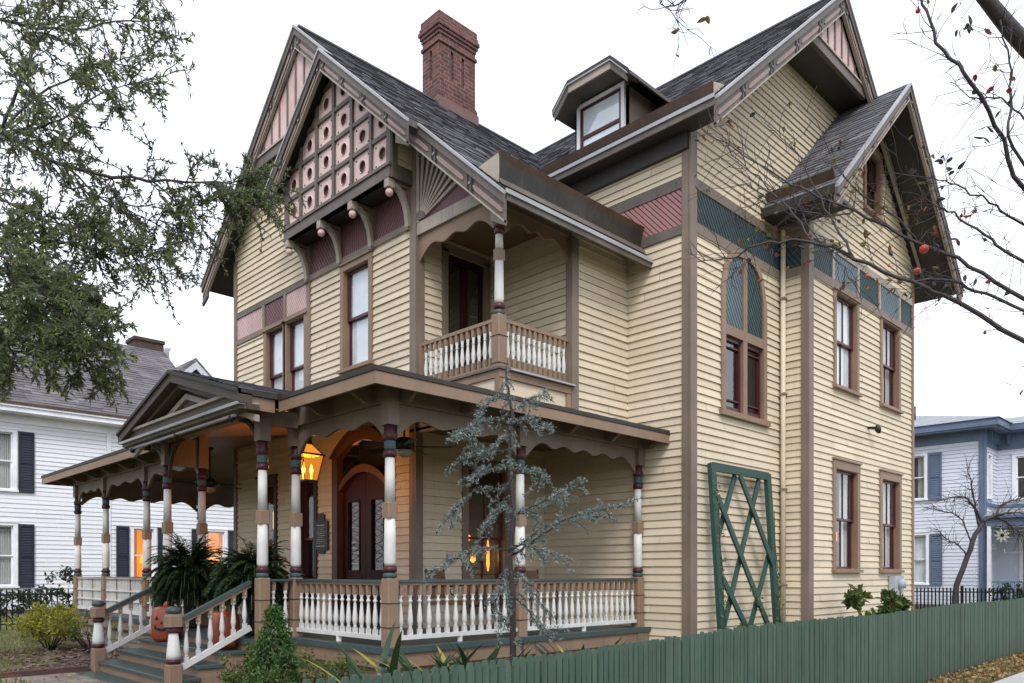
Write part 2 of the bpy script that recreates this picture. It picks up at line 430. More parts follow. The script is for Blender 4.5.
LAP = .122
def siding(mb, fc, poly, openings=(), mat='cream', pitch=LAP, lip=.022, w=0.0):
    """lapped clapboards: every course is a tilted board with its own bottom edge"""
    zmin, zmax = min(p[1] for p in poly), max(p[1] for p in poly)
    ua, ub = min(p[0] for p in poly), max(p[0] for p in poly); memo = {}
    def joints(k):
        if k not in memo:
            u = ua + random.uniform(.3, 4); memo[k] = []
            while u < ub: memo[k].append(u); u += random.uniform(2.6, 4.9)
        return memo[k]
    for k in range(int(math.floor(zmin / pitch)), int(math.ceil(zmax / pitch))):
        za, zb = k * pitch, (k + 1) * pitch
        cuts = sorted({max(za, zmin), min(zb, zmax)} | {z for z in [p[1] for p in poly] + [q for o in openings for q in o[2:4]] if za < z < zb and zmin < z < zmax})
        for z0, z1 in zip(cuts, cuts[1:]):
            if z1 - z0 < 1e-4: continue
            a, b = urange(poly, z0 + 1e-5), urange(poly, z1 - 1e-5)
            if not a or not b: continue
            zc = (z0 + z1) / 2
            segs = [[a[0], a[1], b[0], b[1]]]
            for (o0, o1, oz0, oz1) in openings:
                if oz0 <= zc <= oz1:
                    nxt = []
                    for s0, s1, t0, t1 in segs:
                        if o1 <= min(s0, t0) or o0 >= max(s1, t1): nxt.append([s0, s1, t0, t1]); continue
                        if o0 > min(s0, t0): nxt.append([s0, o0, t0, o0])
                        if o1 < max(s1, t1): nxt.append([o1, s1, o1, t1])
                    segs = nxt
            wa = w + .003 + lip * (1 - (z0 - za) / pitch); wb = w + .003 + lip * (1 - (z1 - za) / pitch)
            jl = joints(k)
            for s0, s1, t0, t1 in segs:
                if max(s1 - s0, t1 - t0) < .004: continue
                cut = [None] + [u for u in jl if max(s0, t0) + .25 < u < min(s1, t1) - .25] + [None]
                for ca, cb in zip(cut, cut[1:]):
                    p0, q0 = (s0, t0) if ca is None else (ca + .002, ca + .002); p1, q1 = (s1, t1) if cb is None else (cb - .002, cb - .002)
                    jw = random.uniform(-.003, .004); jz = random.uniform(-.003, .003) if abs(z0 - za) < 1e-6 else 0
                    i = len(mb.v)
                    mb.v += [P(fc, p0, wa + jw, z0 + jz), P(fc, p1, wa + jw, z0 + jz), P(fc, q1, wb, z1), P(fc, q0, wb, z1)]
                    mb.face((i, i + 1, i + 2, i + 3), mat)
                    if abs(z0 - za) < 1e-6:
                        mb.v += [P(fc, p0, w - .012, z0 + .003 + jz), P(fc, p1, w - .012, z0 + .003 + jz)]; mb.face((i + 4, i + 5, i + 1, i), mat)

def bead(mb, fc, poly, ang, pitch, w, mat, gapmat='black', gap=.010):
    """tongue and groove boards at an angle with open grooves"""
    prism(mb, fc, poly, w - .03, w - .012, gapmat)
    a, b = math.cos(ang), math.sin(ang)
    ds = [a * p[0] + b * p[1] for p in poly]
    k = math.floor(min(ds) / pitch)
    while k * pitch < max(ds):
        q = clip(clip(poly, -a, -b, -(k * pitch + gap / 2)), a, b, (k + 1) * pitch - gap / 2)
        if area(q) > 1e-4: prism(mb, fc, q, w - .014, w, mat)
        k += 1

def slab(mb, pts, th, top, bottom, edge):
    """roof sheet: top polygon, thickness straight down"""
    mb.extr(pts, (0, 0, -th), top, edge, bottom)

def shingles(mb, e0, e1, r1, r0, mat, course=.15, wid=.27, lip=.018):
    """lapped shingles over the sheet e0-e1 (eave) r0-r1 (ridge); each one its own tilted piece"""
    e0, e1, r0, r1 = Vector(e0), Vector(e1), Vector(r0), Vector(r1)
    nrm = (e1 - e0).cross(r0 - e0).normalized()
    if nrm.z < 0: nrm = -nrm
    n = max(1, int(((r0 - e0).length + (r1 - e1).length) / 2 / course))
    for j in range(n):
        t0, t1 = j / n, min(1, (j + 1.25) / n)
        a0, a1 = e0 + (r0 - e0) * t0, e1 + (r1 - e1) * t0; b0, b1 = e0 + (r0 - e0) * t1, e1 + (r1 - e1) * t1
        L = (a1 - a0).length; u = -R() * wid
        while u < L:
            w_ = wid * U(.75, 1.3); p, q = max(0, u + .006) / L, min(L, u + w_) / L; u += w_
            if q - p < .002: continue
            k = nrm * (lip * U(.55, 1.25)); dn = (a0 - b0).normalized() * U(-.012, .012)
            A, B_, C, D = a0 + (a1 - a0) * p + dn, a0 + (a1 - a0) * q + dn, b0 + (b1 - b0) * q, b0 + (b1 - b0) * p
            i = len(mb.v); mb.v += [tuple(A + k), tuple(B_ + k), tuple(C + nrm * .003), tuple(D + nrm * .003), tuple(A), tuple(B_)]
            mb.face((i, i + 1, i + 2, i + 3), mat); mb.face((i + 4, i + 5, i + 1, i), mat)

# ------------------------------------------------------------------ turned work
def mesh_once(fn, name):
    b = MB(); fn(b); return b
def baluster_mesh(b, h=.60):
    # square tan head and foot, white turned middle; local origin at the foot
    s = .024
    b.box(-s, s, -s, s, h - .12, h, 'tan')
    pr = [(.022, .07), (.027, .08), (.018, .095), (.026, .115), (.034, .16), (.033, .20), (.024, .29), (.016, .365), (.015, .385), (.028, .40), (.028, .412), (.015, .425), (.020, .455), (.026, .47), (.022, h - .12)]
    b.lathe(0, 0, pr, 'white', 8)
    b.box(-s, s, -s, s, 0, .07, 'white')
def baluster_mesh_tan(b, h=.60):
    s = .024
    b.box(-s, s, -s, s, h - .11, h, 'tan'); b.box(-s, s, -s, s, 0, .11, 'tan')
    pr = [(.022, .11), (.028, .12), (.018, .135), (.034, .2), (.032, .24), (.018, .37), (.016, .39), (.028, .405), (.016, .42), (.025, .465), (.022, h - .11)]
    b.lathe(0, 0, pr, 'white', 8)

BAL = {}
def balusters(parent, p0, p1, n, zf, style='p', h=.60, name='baluster'):
    key = (style, round(h, 3))
    for k in range(n):
        t = (k + .5) / n
        loc = Vector((p0[0] + (p1[0] - p0[0]) * t, p0[1] + (p1[1] - p0[1]) * t, zf + ((p1[2] - p0[2]) * t if len(p0) > 2 else 0)))
        if key not in BAL:
            b = MB(); (baluster_mesh if style == 'p' else baluster_mesh_tan)(b, h)
            o = b.build(name, None, (0, 0, 0)); BAL[key] = o
            o.parent = parent; o.location = loc - root_loc(parent)
        else: inst(BAL[key], loc - root_loc(parent), parent)

POSTS = {}
def porch_post(parent, x, y, zf=.86, ztop=3.95, capmat=None):
    """square plinth block, turned white shaft with coloured rings, square head"""
    key = (zf, ztop)
    if key not in POSTS:
        s = .078
        b = MB()
        b.cbox(-s, s, -s, s, 0, 1.66 - zf, 'tan', .014)
        for z in (1.66 - zf - .30, 1.66 - zf - .58):
            b.box(-s - .004, s + .004, -s - .004, s + .004, z, z + .012, 'dark')
        q = .070
        o = b.build('porch_post', None, (0, 0, 0))
        b = MB(); b.cbox(-q, q, -q, q, 2.36 - zf, 2.54 - zf, 'tan', .012); band = b.build('band_block', None, (0, 0, 0))
        b = MB(); b.box(-s, s, -s, s, 3.44 - zf, ztop - zf, 'taupe'); head = b.build('head_block', None, (0, 0, 0))
        sh = MB()
        sh.lathe(0, 0, [(.060, 1.80 - zf), (.072, 1.84 - zf), (.070, 2.1 - zf), (.064, 2.36 - zf)], 'white', 14)
        sh.lathe(0, 0, [(.063, 2.54 - zf), (.056, 3.06 - zf)], 'white', 14)
        shaft = sh.build('shaft', None, (0, 0, 0))
        rg = MB()
        rg.lathe(0, 0, [(.060, 1.655 - zf), (.082, 1.67 - zf), (.082, 1.71 - zf), (.066, 1.725 - zf)], 'darkteal', 14)
        rg.lathe(0, 0, [(.066, 1.725 - zf), (.084, 1.74 - zf), (.084, 1.775 - zf), (.062, 1.805 - zf)], 'ringmaroon', 14)
        base = rg.build('base_ring', None, (0, 0, 0))
        cp = MB()
        cp.lathe(0, 0, [(.056, 3.06 - zf), (.078, 3.08 - zf), (.080, 3.13 - zf), (.062, 3.15 - zf)], 'ringmaroon', 14)
        cp.lathe(0, 0, [(.062, 3.15 - zf), (.068, 3.17 - zf), (.070, 3.24 - zf), (.064, 3.26 - zf)], 'darkteal', 14)
        cp.lathe(0, 0, [(.064, 3.26 - zf), (.082, 3.28 - zf), (.082, 3.34 - zf), (.060, 3.37 - zf), (.066, 3.44 - zf)], 'ringmaroon', 14)
        cap = cp.build('capital', None, (0, 0, 0))
        POSTS[key] = (o, [shaft, base, cap, band, head])
        first = True
    else: first = False
    o, subs = POSTS[key]
    loc = Vector((x, y, zf)) - root_loc(parent)
    if first:
        o.parent = parent; o.location = loc
        for s_ in subs: s_.parent = o
        return o
    c = inst(o, loc, parent)
    for s_ in subs: inst(s_, (0, 0, 0), c)
    return c

def valance(mb, fc, u0, u1, ztop, zlow, zmid, mat='taupe', w0=-.02, w1=.02):
    """scalloped board between two posts"""
    L = u1 - u0; n = max(16, int(L / .05)); pts = []
    for k in range(n + 1):
        t = L * k / n; d = min(t, L - t); e = min(.36, L * .3)
        if d < e: z = zlow + (zmid - zlow) * math.sin(math.pi / 2 * d / e)
        else: z = zmid - .06 * (.5 - .5 * math.cos(2 * math.pi * (d - e) / max(.3, (L / 2 - e) / max(1, round((L / 2 - e) / .55)))))
        pts.append((u0 + t, z))
    for (a, za), (b, zb) in zip(pts, pts[1:]):
        prism(mb, fc, [(a, za), (b, zb), (b, ztop), (a, ztop)], w0, w1, mat)

# ------------------------------------------------------------------ windows
def window(parent, fc, u0, u1, z0, z1, cas=.11, lights=1, shade=None, lit=None, sash='maroon', trim='tan', sill=True, head=.12, shade_low=True, w=.046, name='window', mid=.5, depth=.5):
    b = MB()
    for (a, c) in ((u0 - cas, u0), (u1, u1 + cas)): rect(b, fc, a, c, z0 - .02, z1, -.05, w, trim)
    rect(b, fc, u0 - cas, u1 + cas, z1, z1 + head, -.05, w + .004, trim)
    rect(b, fc, u0 - cas - .02, u1 + cas + .02, z1 + head, z1 + head + .03, -.05, w + .03, trim)
    # reveals
    rect(b, fc, u0, u0 + .012, z0, z1, -.12, w - .012, trim); rect(b, fc, u1 - .012, u1, z0, z1, -.12, w - .012, trim)
    rect(b, fc, u0 + .012, u1 - .012, z1 - .012, z1, -.12, w - .012, trim)
    f = b.build(name, parent)
    if sill:
        s = MB(); rect(s, fc, u0 - cas - .03, u1 + cas + .03, z0 - .075, z0 - .02, -.1, w + .05, trim)
        rect(s, fc, u0, u1, z0 - .02, z0, -.1, w + .02, trim)
        s.build('sill', f)
    zm = z0 + (z1 - z0) * mid
    sb = MB(); g = MB()
    a0, a1 = u0 + .012, u1 - .012
    for (s0, s1, ww) in ((zm - .02, z1 - .012, -.035), (z0, zm + .02, -.075)):
        t = .042
        rect(sb, fc, a0, a0 + t, s0, s1, ww - .035, ww, sash); rect(sb, fc, a1 - t, a1, s0, s1, ww - .035, ww, sash)
        rect(sb, fc, a0 + t, a1 - t, s0, s0 + t, ww - .035, ww, sash); rect(sb, fc, a0 + t, a1 - t, s1 - t, s1, ww - .035, ww, sash)
        for k in range(1, lights):
            c = a0 + (a1 - a0) * k / lights; rect(sb, fc, c - .011, c + .011, s0 + t, s1 - t, ww - .03, ww - .004, sash)
        wg = ww - .02
        g.poly([P(fc, a0 + t, wg, s0 + t), P(fc, a1 - t, wg, s0 + t), P(fc, a1 - t, wg, s1 - t), P(fc, a0 + t, wg, s1 - t)], 'glass')
    sb.build('sash', f); g.build('pane', f)
    r = MB(); d = -depth; rm = 'warmroom' if lit else 'room'
    A = [P(fc, a0, -.13, z0), P(fc, a1, -.13, z0), P(fc, a1, -.13, z1), P(fc, a0, -.13, z1)]
    B = [P(fc, a0, d, z0), P(fc, a1, d, z0), P(fc, a1, d, z1), P(fc, a0, d, z1)]
    r.poly(B, rm)
    for i in range(4):
        j = (i + 1) % 4; r.poly([A[i], A[j], B[j], B[i]], 'room')
    r.build('room_recess', f)
    if shade:
        q = MB()
        if shade == 'blind':
            zz = z0 + .03; n = int((z1 - z0) / .05)
            for k in range(n):
                za = z0 + .02 + (z1 - z0 - .04) * k / n; zb = za + (z1 - z0 - .04) / n * 1.12
                q.poly([P(fc, a0 + .02, -.107, za), P(fc, a1 - .02, -.107, za), P(fc, a1 - .02, -.112, zb), P(fc, a0 + .02, -.112, zb)], 'blind')
            q.build('blind', f)
        else:
            n = 26; side = (a1 - a0) * (.36 if shade == 'curtain' else .5)
            for (c0, c1) in ((a0, a0 + side), (a1 - side, a1)):
                prev = None
                for k in range(n + 1):
                    u = c0 + (c1 - c0) * k / n; ww = -.17 + .018 * math.sin(k * 1.9)
                    cur = (P(fc, u, ww, z0 + .01), P(fc, u, ww, z1 - .02))
                    if prev: q.poly([prev[0], cur[0], cur[1], prev[1]], 'curtain' if shade == 'curtain' else 'blind', True)
                    prev = cur
            q.build('curtain', f)
    return f

# ================================================================== THE YELLOW HOUSE
GZ = .25                                  # lawn level at the house
house = thing('victorian_house', (12, 11, GZ), 'tall cream clapboard house with steep pink trimmed gables, wrap-around porch and corner balcony', 'house')
XF, XM, YS, YW, YB, XJ, XE, YN, Y1 = 7.34, 10.25, 6.51, 7.70, 6.0, 13.2, 18.46, 15.8, 9.56
F1, F2, S0, SB, SW, S1 = ('F', XF), ('F', XM), ('S', YS), ('S', YB), ('S', YW), ('S', Y1)
FJ = ('F', XJ)
def zF(y): return 11.55 - .9 * abs(y - 12.6)
def zM(x): return 12.47 - .865 * abs(x - 14.36)
def zB(x): return 11.12 - .93 * abs(x - 15.83)
def arch(u0, u1, zs, rise, n=12):
    c, h = (u0 + u1) / 2, (u1 - u0) / 2
    return [(u0 + (u1 - u0) * k / n, zs + rise * (1 - ((u0 + (u1 - u0) * k / n - c) / h) ** 2)) for k in range(n + 1)]

# ---- front wall, upper storey
b = MB()
winR = (10.80, 11.56, 5.25, 6.93); wl1 = (12.90, 13.56, 4.72, 6.50); wl2 = (13.70, 14.38, 4.72, 6.50)
siding(b, F1, [(9.56, 3.9), (15.8, 3.9), (15.8, 8.5), (12.6, 11.35), (9.56, 8.6)],
       [winR, (12.8, 14.48, 4.6, 6.6), (12.8, 15.7, 6.6, 7.1), (9.6, 12.8, 7.14, 7.80)])
siding(b, F1, [(9.56, .86), (15.8, .86), (15.8, 3.9), (9.56, 3.9)],
       [(10.2, 11.8, .86, 3.9), (14.05, 14.65, 1.2, 3.5), (12.55, 13.05, 1.2, 3.5)])
b.build('front_wall', house)
b = MB()   # trim boards of the front wall
rect(b, F1, 9.53, 9.67, 3.9, 8.4, -.02, .045, 'taupe')
b.box(XF - .045, XF + .13, 9.515, 9.53, 3.9, 8.0, 'taupe')
rect(b, F1, 15.69, 15.815, .3, 8.3, -.02, .045, 'taupe')
rect(b, F1, 12.69, 12.80, 4.3, 7.78, -.02, .045, 'taupe')
rect(b, F1, 9.67, 12.69, 7.08, 7.18, -.02, .042, 'taupe')
rect(b, F1, 10.66, 10.69, 7.18, 7.78, -.02, .04, 'taupe'); rect(b, F1, 11.67, 11.70, 7.18, 7.78, -.02, .04, 'taupe')
rect(b, F1, 12.80, 15.69, 6.52, 6.62, -.02, .042, 'taupe'); rect(b, F1, 12.80, 15.69, 7.07, 7.17, -.02, .042, 'greywood')
for u in (13.59, 14.44): rect(b, F1, u, u + .09, 6.62, 7.07, -.02, .04, 'taupe')
b.build('wall_trim', house)
for (u0, u1, z0, z1, mt, an) in ((12.8, 13.59, 6.62, 7.07, 'pink', .7), (13.68, 14.44, 6.62, 7.07, 'plum', -.7), (14.53, 15.69, 6.62, 7.07, 'pink', .7),
                                 (9.67, 10.66, 7.18, 7.78, 'plum', .6), (10.69, 11.67, 7.18, 7.78, 'plum', 0.0), (11.70, 12.69, 7.18, 7.78, 'plum', -.6)):
    b = MB(); bead(b, F1, [(u0, z0), (u1, z0), (u1, z1), (u0, z1)], an, .065, .02, mt, gap=.013); b.build('band_panel', house)
window(house, F1, *winR, cas=.10, shade='blind', head=.10)
window(house, F1, *wl1, cas=.10, shade='blind', head=.02, sill=False)
window(house, F1, *wl2, cas=.10, shade='blind', head=.02, sill=False)
w_ = window(house, F1, 14.05, 14.65, 1.2, 3.5, cas=.1, lit=True, trim='dark')
b = MB(); b.lathe(XF + .2, 14.40, [(.02, 2.55), (.07, 2.62), (.07, 2.95), (.02, 3.05), (.01, 3.4)], 'lamplow', 10); b.build('hanging_lamp', w_)
window(house, F1, 12.55, 13.05, 1.2, 3.5, cas=.1, trim='dark')

# ---- arched double front door
b = MB(); c0, c1, zs = 10.12, 11.88, 3.72
out = arch(c0, c1, zs, .40); inn = arch(c0 + .17, c1 - .17, zs - .02, .26)
for i in range(12): prism(b, F1, [inn[i], inn[i + 1], out[i + 1], out[i]], -.05, .075, 'doorcase')
for a, c in ((c0, c0 + .17), (c1 - .17, c1)): rect(b, F1, a, c, .86, zs, -.05, .075, 'doorcase')
o2 = arch(c0 - .05, c1 + .05, zs, .46)
for i in range(12): prism(b, F1, [out[i], out[i + 1], o2[i + 1], o2[i]], -.05, .11, 'doorcase')
tr0 = arch(c0 + .17, c1 - .17, 3.12, .30); tr1 = arch(c0 + .17, c1 - .17, 3.24, .31)
for i in range(12): prism(b, F1, [tr0[i], tr0[i + 1], tr1[i + 1], tr1[i]], -.08, .045, 'doorcase')
dr = b.build('entrance_door', house)
t = MB(); t.poly([P(F1, u, -.07, z) for u, z in tr1] + [P(F1, u, -.07, z) for u, z in reversed(inn)], 'glass')
t.build('transom_glass', dr)
t = MB(); t.poly([P(F1, c0, -.5, .86), P(F1, c1, -.5, .86), P(F1, c1, -.5, 4.2), P(F1, c0, -.5, 4.2)], 'room'); t.build('room_recess', dr)
for (a, c) in ((c0 + .18, 10.995), (11.005, c1 - .18)):
    t = MB(); m_ = (a + c) / 2; g0, g1 = a + .17, c - .17
    top = arch(c0 + .17, c1 - .17, 3.12, .30, 40)
    def ztop(u): return 3.12 + .30 * (1 - ((u - 11.0) / .71) ** 2) - .005
    n = 10
    def strip(ua, ub, za, zfun, w0, w1, mt):
        for i in range(n):
            p, q = ua + (ub - ua) * i / n, ua + (ub - ua) * (i + 1) / n
            prism(t, F1, [(p, za), (q, za), (q, zfun(q)), (p, zfun(p))], w0, w1, mt)
    strip(a, g0, .87, ztop, -.10, -.04, 'mahog'); strip(g1, c, .87, ztop, -.10, -.04, 'mahog')
    rect(t, F1, g0, g1, .87, 1.75, -.10, -.045, 'mahog')
    strip(g0, g1, 2.96, ztop, -.10, -.04, 'mahog')
    for (z0, z1) in ((1.0, 1.28), (1.38, 1.66)):
        rect(t, F1, g0 - .06, g1 + .06, z0, z1, -.045, -.032, 'mahog'); rect(t, F1, g0 - .02, g1 + .02, z0 + .04, z1 - .04, -.032, -.018, 'mahog')
    for (p0, p1, z0, z1) in ((g0 - .015, g0 + .01, 1.75, 2.96), (g1 - .01, g1 + .015, 1.75, 2.96), (g0, g1, 1.74, 1.77), (g0, g1, 2.94, 2.97)):
        rect(t, F1, p0, p1, z0, z1, -.045, -.025, 'mahog')
    lf = t.build('door_leaf', dr)
    g = MB(); g.poly([P(F1, g0, -.07, 1.75), P(F1, g1, -.07, 1.75), P(F1, g1, -.07, 2.96), P(F1, g0, -.07, 2.96)], 'glass'); 
    for k in range(7):   # leaded scroll work in the glass
        zz = 1.9 + k * .15; g.tube([P(F1, m_ + .09 * math.sin(j * .8 + k), -.062, zz + .15 * j / 8) for j in range(9)], .006, 'stone', 4)
    g.build('pane', dr)
# ---- side wall under the balcony
b = MB()
siding(b, S1, [(XF, .86), (XM, .86), (XM, 4.4), (XF, 4.4)], [(8.38, 9.24, 1.15, 3.45)])
b.build('porch_side_wall', house)
b = MB(); rect(b, S1, XF - .04, XF + .10, .86, 3.95, -.02, .045, 'taupe'); b.box(XF - .045, XF, Y1 + .001, Y1 + .12, .86, 3.95, 'taupe'); b.build('corner_board', house)
w_ = window(house, S1, 8.38, 9.24, 1.15, 3.45, cas=.12, lit=True, lights=2, trim='taupe', depth=.9)
for (lx_, ly_, z_, r_, h_) in ((8.62, .45, 2.28, .035, .10), (8.72, .50, 2.28, .035, .10), (8.82, .45, 2.28, .035, .10), (8.70, .40, 2.60, .03, .09), (8.62, .55, 2.95, .02, .34), (9.18, .35, 1.75, .03, .55), (9.05, .6, 1.9, .05, .2)):
    b = MB(); b.lathe(lx_, Y1 + ly_, [(.01, z_), (r_, z_ + h_ * .2), (r_ * .9, z_ + h_ * .75), (.008, z_ + h_)], 'lamplow', 8); b.build('candle_lamp', w_)
b = MB(); rect(b, S1, 7.93, 8.04, 1.88, 2.02, .02, .06, 'meter'); b.build('outlet_box', house)
# ---- wall of the main block facing the street front
b = MB()
siding(b, F2, [(YS, .55), (9.56, .55), (9.56, 8.62), (YS, 8.62)], [(YS, 9.56, 7.10, 7.66)])
b.build('side_front_wall', house)
b = MB()
rect(b, F2, YS - .005, YS + .12, .5, 8.6, -.02, .042, 'taupe')
rect(b, F2, YS + .12, 9.56, 7.66, 7.84, -.02, .034, 'greywood'); rect(b, F2, YS + .12, 9.56, 6.95, 7.10, -.02, .034, 'greywood')
b.build('wall_trim', house)
b = MB(); bead(b, F2, [(YS + .12, 7.10), (8.6, 7.10), (8.6, 7.66), (YS + .12, 7.66)], -.75, .065, .02, 'rose', gap=.014); b.build('band_panel', house)
# ---- tall side wall
b = MB(); pr = [(11.14, 12.60, 4.3, 6.36)]
for k in range(10):     # the opening follows the arched head
    za_ = 6.36 + .061 * k; d_ = .73 * (1 - min(1, (.061 * (k + .5)) / .72) ** 2) ** (1 / 2.6); pr.append((11.87 - d_, 11.87 + d_, za_, za_ + .061))
siding(b, S0, [(XM, .55), (XE, .55), (XE, 8.74), (14.36, 12.30), (XM, 8.74)], [(XM, XJ, 7.13, 7.65)] + pr)
b.build('side_wall', house)
b = MB()
rect(b, S0, XM - .005, XM + .13, .5, 8.75, -.02, .045, 'taupe'); b.box(XM - .042, XM - .005, YS - .045, YS, .5, 8.6, 'taupe')
rect(b, S0, XM + .13, XJ - .03, 7.65, 7.81, -.02, .036, 'taupe'); rect(b, S0, XM + .13, XJ - .03, 6.97, 7.13, -.02, .036, 'taupe')
b.build('wall_trim', house)
b = MB(); bead(b, S0, [(XM + .13, 7.13), (XJ, 7.13), (XJ, 7.65), (XM + .13, 7.65)], .62, .075, .02, 'blue', gap=.018); b.build('band_panel', house)
# stair window: two sashes under two arched slate-blue panels
u0, u1, um = 11.12, 12.62, 11.87
hl = []
for k in range(13):
    t_ = k / 12; u = u0 + (u1 - u0) * t_; d = abs(u - um) / .75
    hl.append((u, 6.36 + .72 * math.sqrt(max(0, 1 - d ** 2.6))))
hi = [(um + (u - um) * .84, 6.36 + (z - 6.36) * .86) for u, z in hl]
b = MB()
for i in range(12): prism(b, S0, [hi[i], hi[i + 1], hl[i + 1], hl[i]], -.03, .05, 'tan')
rect(b, S0, u0, u0 + .12, 4.36, 6.36, -.03, .05, 'tan'); rect(b, S0, u1 - .12, u1, 4.36, 6.36, -.03, .05, 'tan')
rect(b, S0, um - .065, um + .065, 4.36, 6.97, -.03, .045, 'tan'); rect(b, S0, u0 + .12, u1 - .12, 5.60, 5.76, -.03, .048, 'tan')
fr = b.build('arched_window_frame', house)
b = MB(); rect(b, S0, u0 - .05, u1 + .05, 4.27, 4.36, -.05, .09, 'tan'); b.build('sill', fr)
for (a, c, an, mt) in ((u0 + .10, um - .06, .62, 'paleblue'), (um + .06, u1 - .10, .62, 'blue')):  # paler tone of the first panel is a reflection put into the colour
    pl = [(a, 5.74), (c, 5.74)] + [(min(max(u, a), c), z + .02) for u, z in reversed(hi) if a - .08 <= u <= c + .08]
    b = MB()
    # the arched head is convex, so it can be boarded directly
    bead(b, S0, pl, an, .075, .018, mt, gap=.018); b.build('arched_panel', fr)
for (a, c) in ((u0 + .13, um - .07), (um + .07, u1 - .13)):
    b = MB(); t_ = .05
    for q in ((a, a + t_, 4.37, 5.59), (c - t_, c, 4.37, 5.59), (a + t_, c - t_, 4.37, 4.45), (a + t_, c - t_, 5.53, 5.59), (a + t_, c - t_, 5.42, 5.44), (a + t_, c - t_, 4.55, 4.57)): rect(b, S0, *q, -.07, -.01, 'maroon')
    b.build('sash', fr)
    g = MB(); g.poly([P(S0, a, -.05, 4.37), P(S0, c, -.05, 4.37), P(S0, c, -.05, 5.59), P(S0, a, -.05, 5.59)], 'glass'); g.build('pane', fr)
r = MB()
A = [P(S0, u0 + .1, -.08, 4.34), P(S0, u1 - .1, -.08, 4.34), P(S0, u1 - .1, -.08, 5.62), P(S0, u0 + .1, -.08, 5.62)]; B = [(p[0], p[1] + .5, p[2]) for p in A]
r.poly(B, 'room')
for i in range(4): r.poly([A[i], A[(i + 1) % 4], B[(i + 1) % 4], B[i]], 'room')
r.build('room_recess', fr)
# ---- shallow bay with its own gable
b = MB(); bw = [(14.32, 15.28), (16.60, 17.54)]
ops = [(a - .02, c + .02, 1.75, 3.72) for a, c in bw] + [(a, c, 5.22, 6.93) for a, c in bw] + [(XJ, XE, 7.13, 7.65), (15.74, 16.48, 8.98, 10.15)]
siding(b, SB, [(XJ, .45), (XE, .45), (XE, 8.5), (15.83, 10.95), (XJ, 8.5)], ops)
siding(b, FJ, [(YB, .45), (YS, .45), (YS, 8.4), (YB, 8.4)], [(YB, YS, 7.13, 7.65)])
b.build('bay_wall', house)
b = MB()
rect(b, SB, XJ - .005, XJ + .14, .4, 8.5, -.02, .045, 'taupe'); rect(b, FJ, YB - .005, YB + .10, .4, 8.4, -.02, .042, 'taupe'); b.box(XJ - .042, XJ - .005, YB - .045, YB - .005, .4, 8.4, 'taupe')
rect(b, SB, XE - .1, XE + .005, .4, 8.5, -.02, .045, 'tan')
for (z0, z1) in ((7.65, 7.80), (6.97, 7.13)):
    rect(b, SB, XJ + .14, XE - .1, z0, z1, -.02, .036, 'stone' if z0 > 7.3 else 'taupe'); rect(b, FJ, YB + .10, YS, z0, z1, -.02, .034, 'taupe')
cols = [XJ + .14, 14.20, 15.36, 16.46, 17.6, XE - .1]
for u in cols[1:-1]: rect(b, SB, u - .045, u + .045, 7.13, 7.65, -.02, .038, 'stone')
b.build('wall_trim', house)
for i in range(5):
    b = MB(); a, c = cols[i] + (.045 if i else 0), cols[i + 1] - (.045 if i < 4 else 0)
    bead(b, SB, [(a, 7.13), (c, 7.13), (c, 7.65), (a, 7.65)], .62 if i % 2 == 0 else -.62, .075, .018, 'blue' if i % 2 == 0 else 'paleblue', gap=.018); b.build('band_panel', house)
b = MB(); bead(b, FJ, [(YB + .1, 7.13), (YS, 7.13), (YS, 7.65), (YB + .1, 7.65)], -.62, .075, .018, 'blue', gap=.018); b.build('band_panel', house)
for i, (a, c) in enumerate(bw):
    window(house, SB, a, c, 5.22, 6.93, cas=.10, lights=2, shade='blind' if i == 0 else 'curtain', head=.03)
    w_ = window(house, SB, a - .02, c + .02, 1.80, 3.66, cas=.12, lights=2, shade='curtain', head=.16)
    if i == 0:
        q = MB(); q.lathe(a + .62, YB + .26, [(.02, 2.3), (.05, 2.34), (.05, 2.5), (.015, 2.56)], 'lamplow', 8); q.build('lamp', w_)
window(house, SB, 15.74, 16.48, 8.98, 10.15, cas=.10, lights=2, head=.1)
b = MB(); b.lathe(XJ - .07, YS - .09, [(.045, .6), (.045, 7.75)], 'cream', 10)
b.tube([(XJ - .07, YS - .09, 7.7), (XJ - .09, YS - .10, 7.85), (XJ - .22, YS - .12, 8.05), (XJ - .25, YS - .12, 8.25)], .045, 'cream', 8)
for z in (1.5, 3.2, 4.9, 6.6): b.box(XJ - .13, XJ - .01, YS - .15, YS - .05, z, z + .03, 'tan')
b.build('downspout', house)
b = MB(); rect(b, SB, 16.95, 17.45, 1.28, 1.66, .03, .16, 'meter'); rect(b, SB, 16.8, 17.6, 1.12, 1.26, .03, .12, 'meter'); b.lathe(17.2, YB - .2, [(.09, 1.4), (.09, 1.55), (.05, 1.6)], 'meter', 10); b.build('meter_box', house)
b = MB(); b.bar((15.9, YB, 4.62), (15.9, YB - .16, 4.6), .05, .05, 'iron'); b.lathe(15.86, YB - .2, [(.03, 4.5), (.05, 4.58), (.03, 4.64)], 'iron', 8); b.lathe(16.0, YB - .18, [(.03, 4.5), (.05, 4.58), (.03, 4.64)], 'iron', 8); b.build('security_light', house)
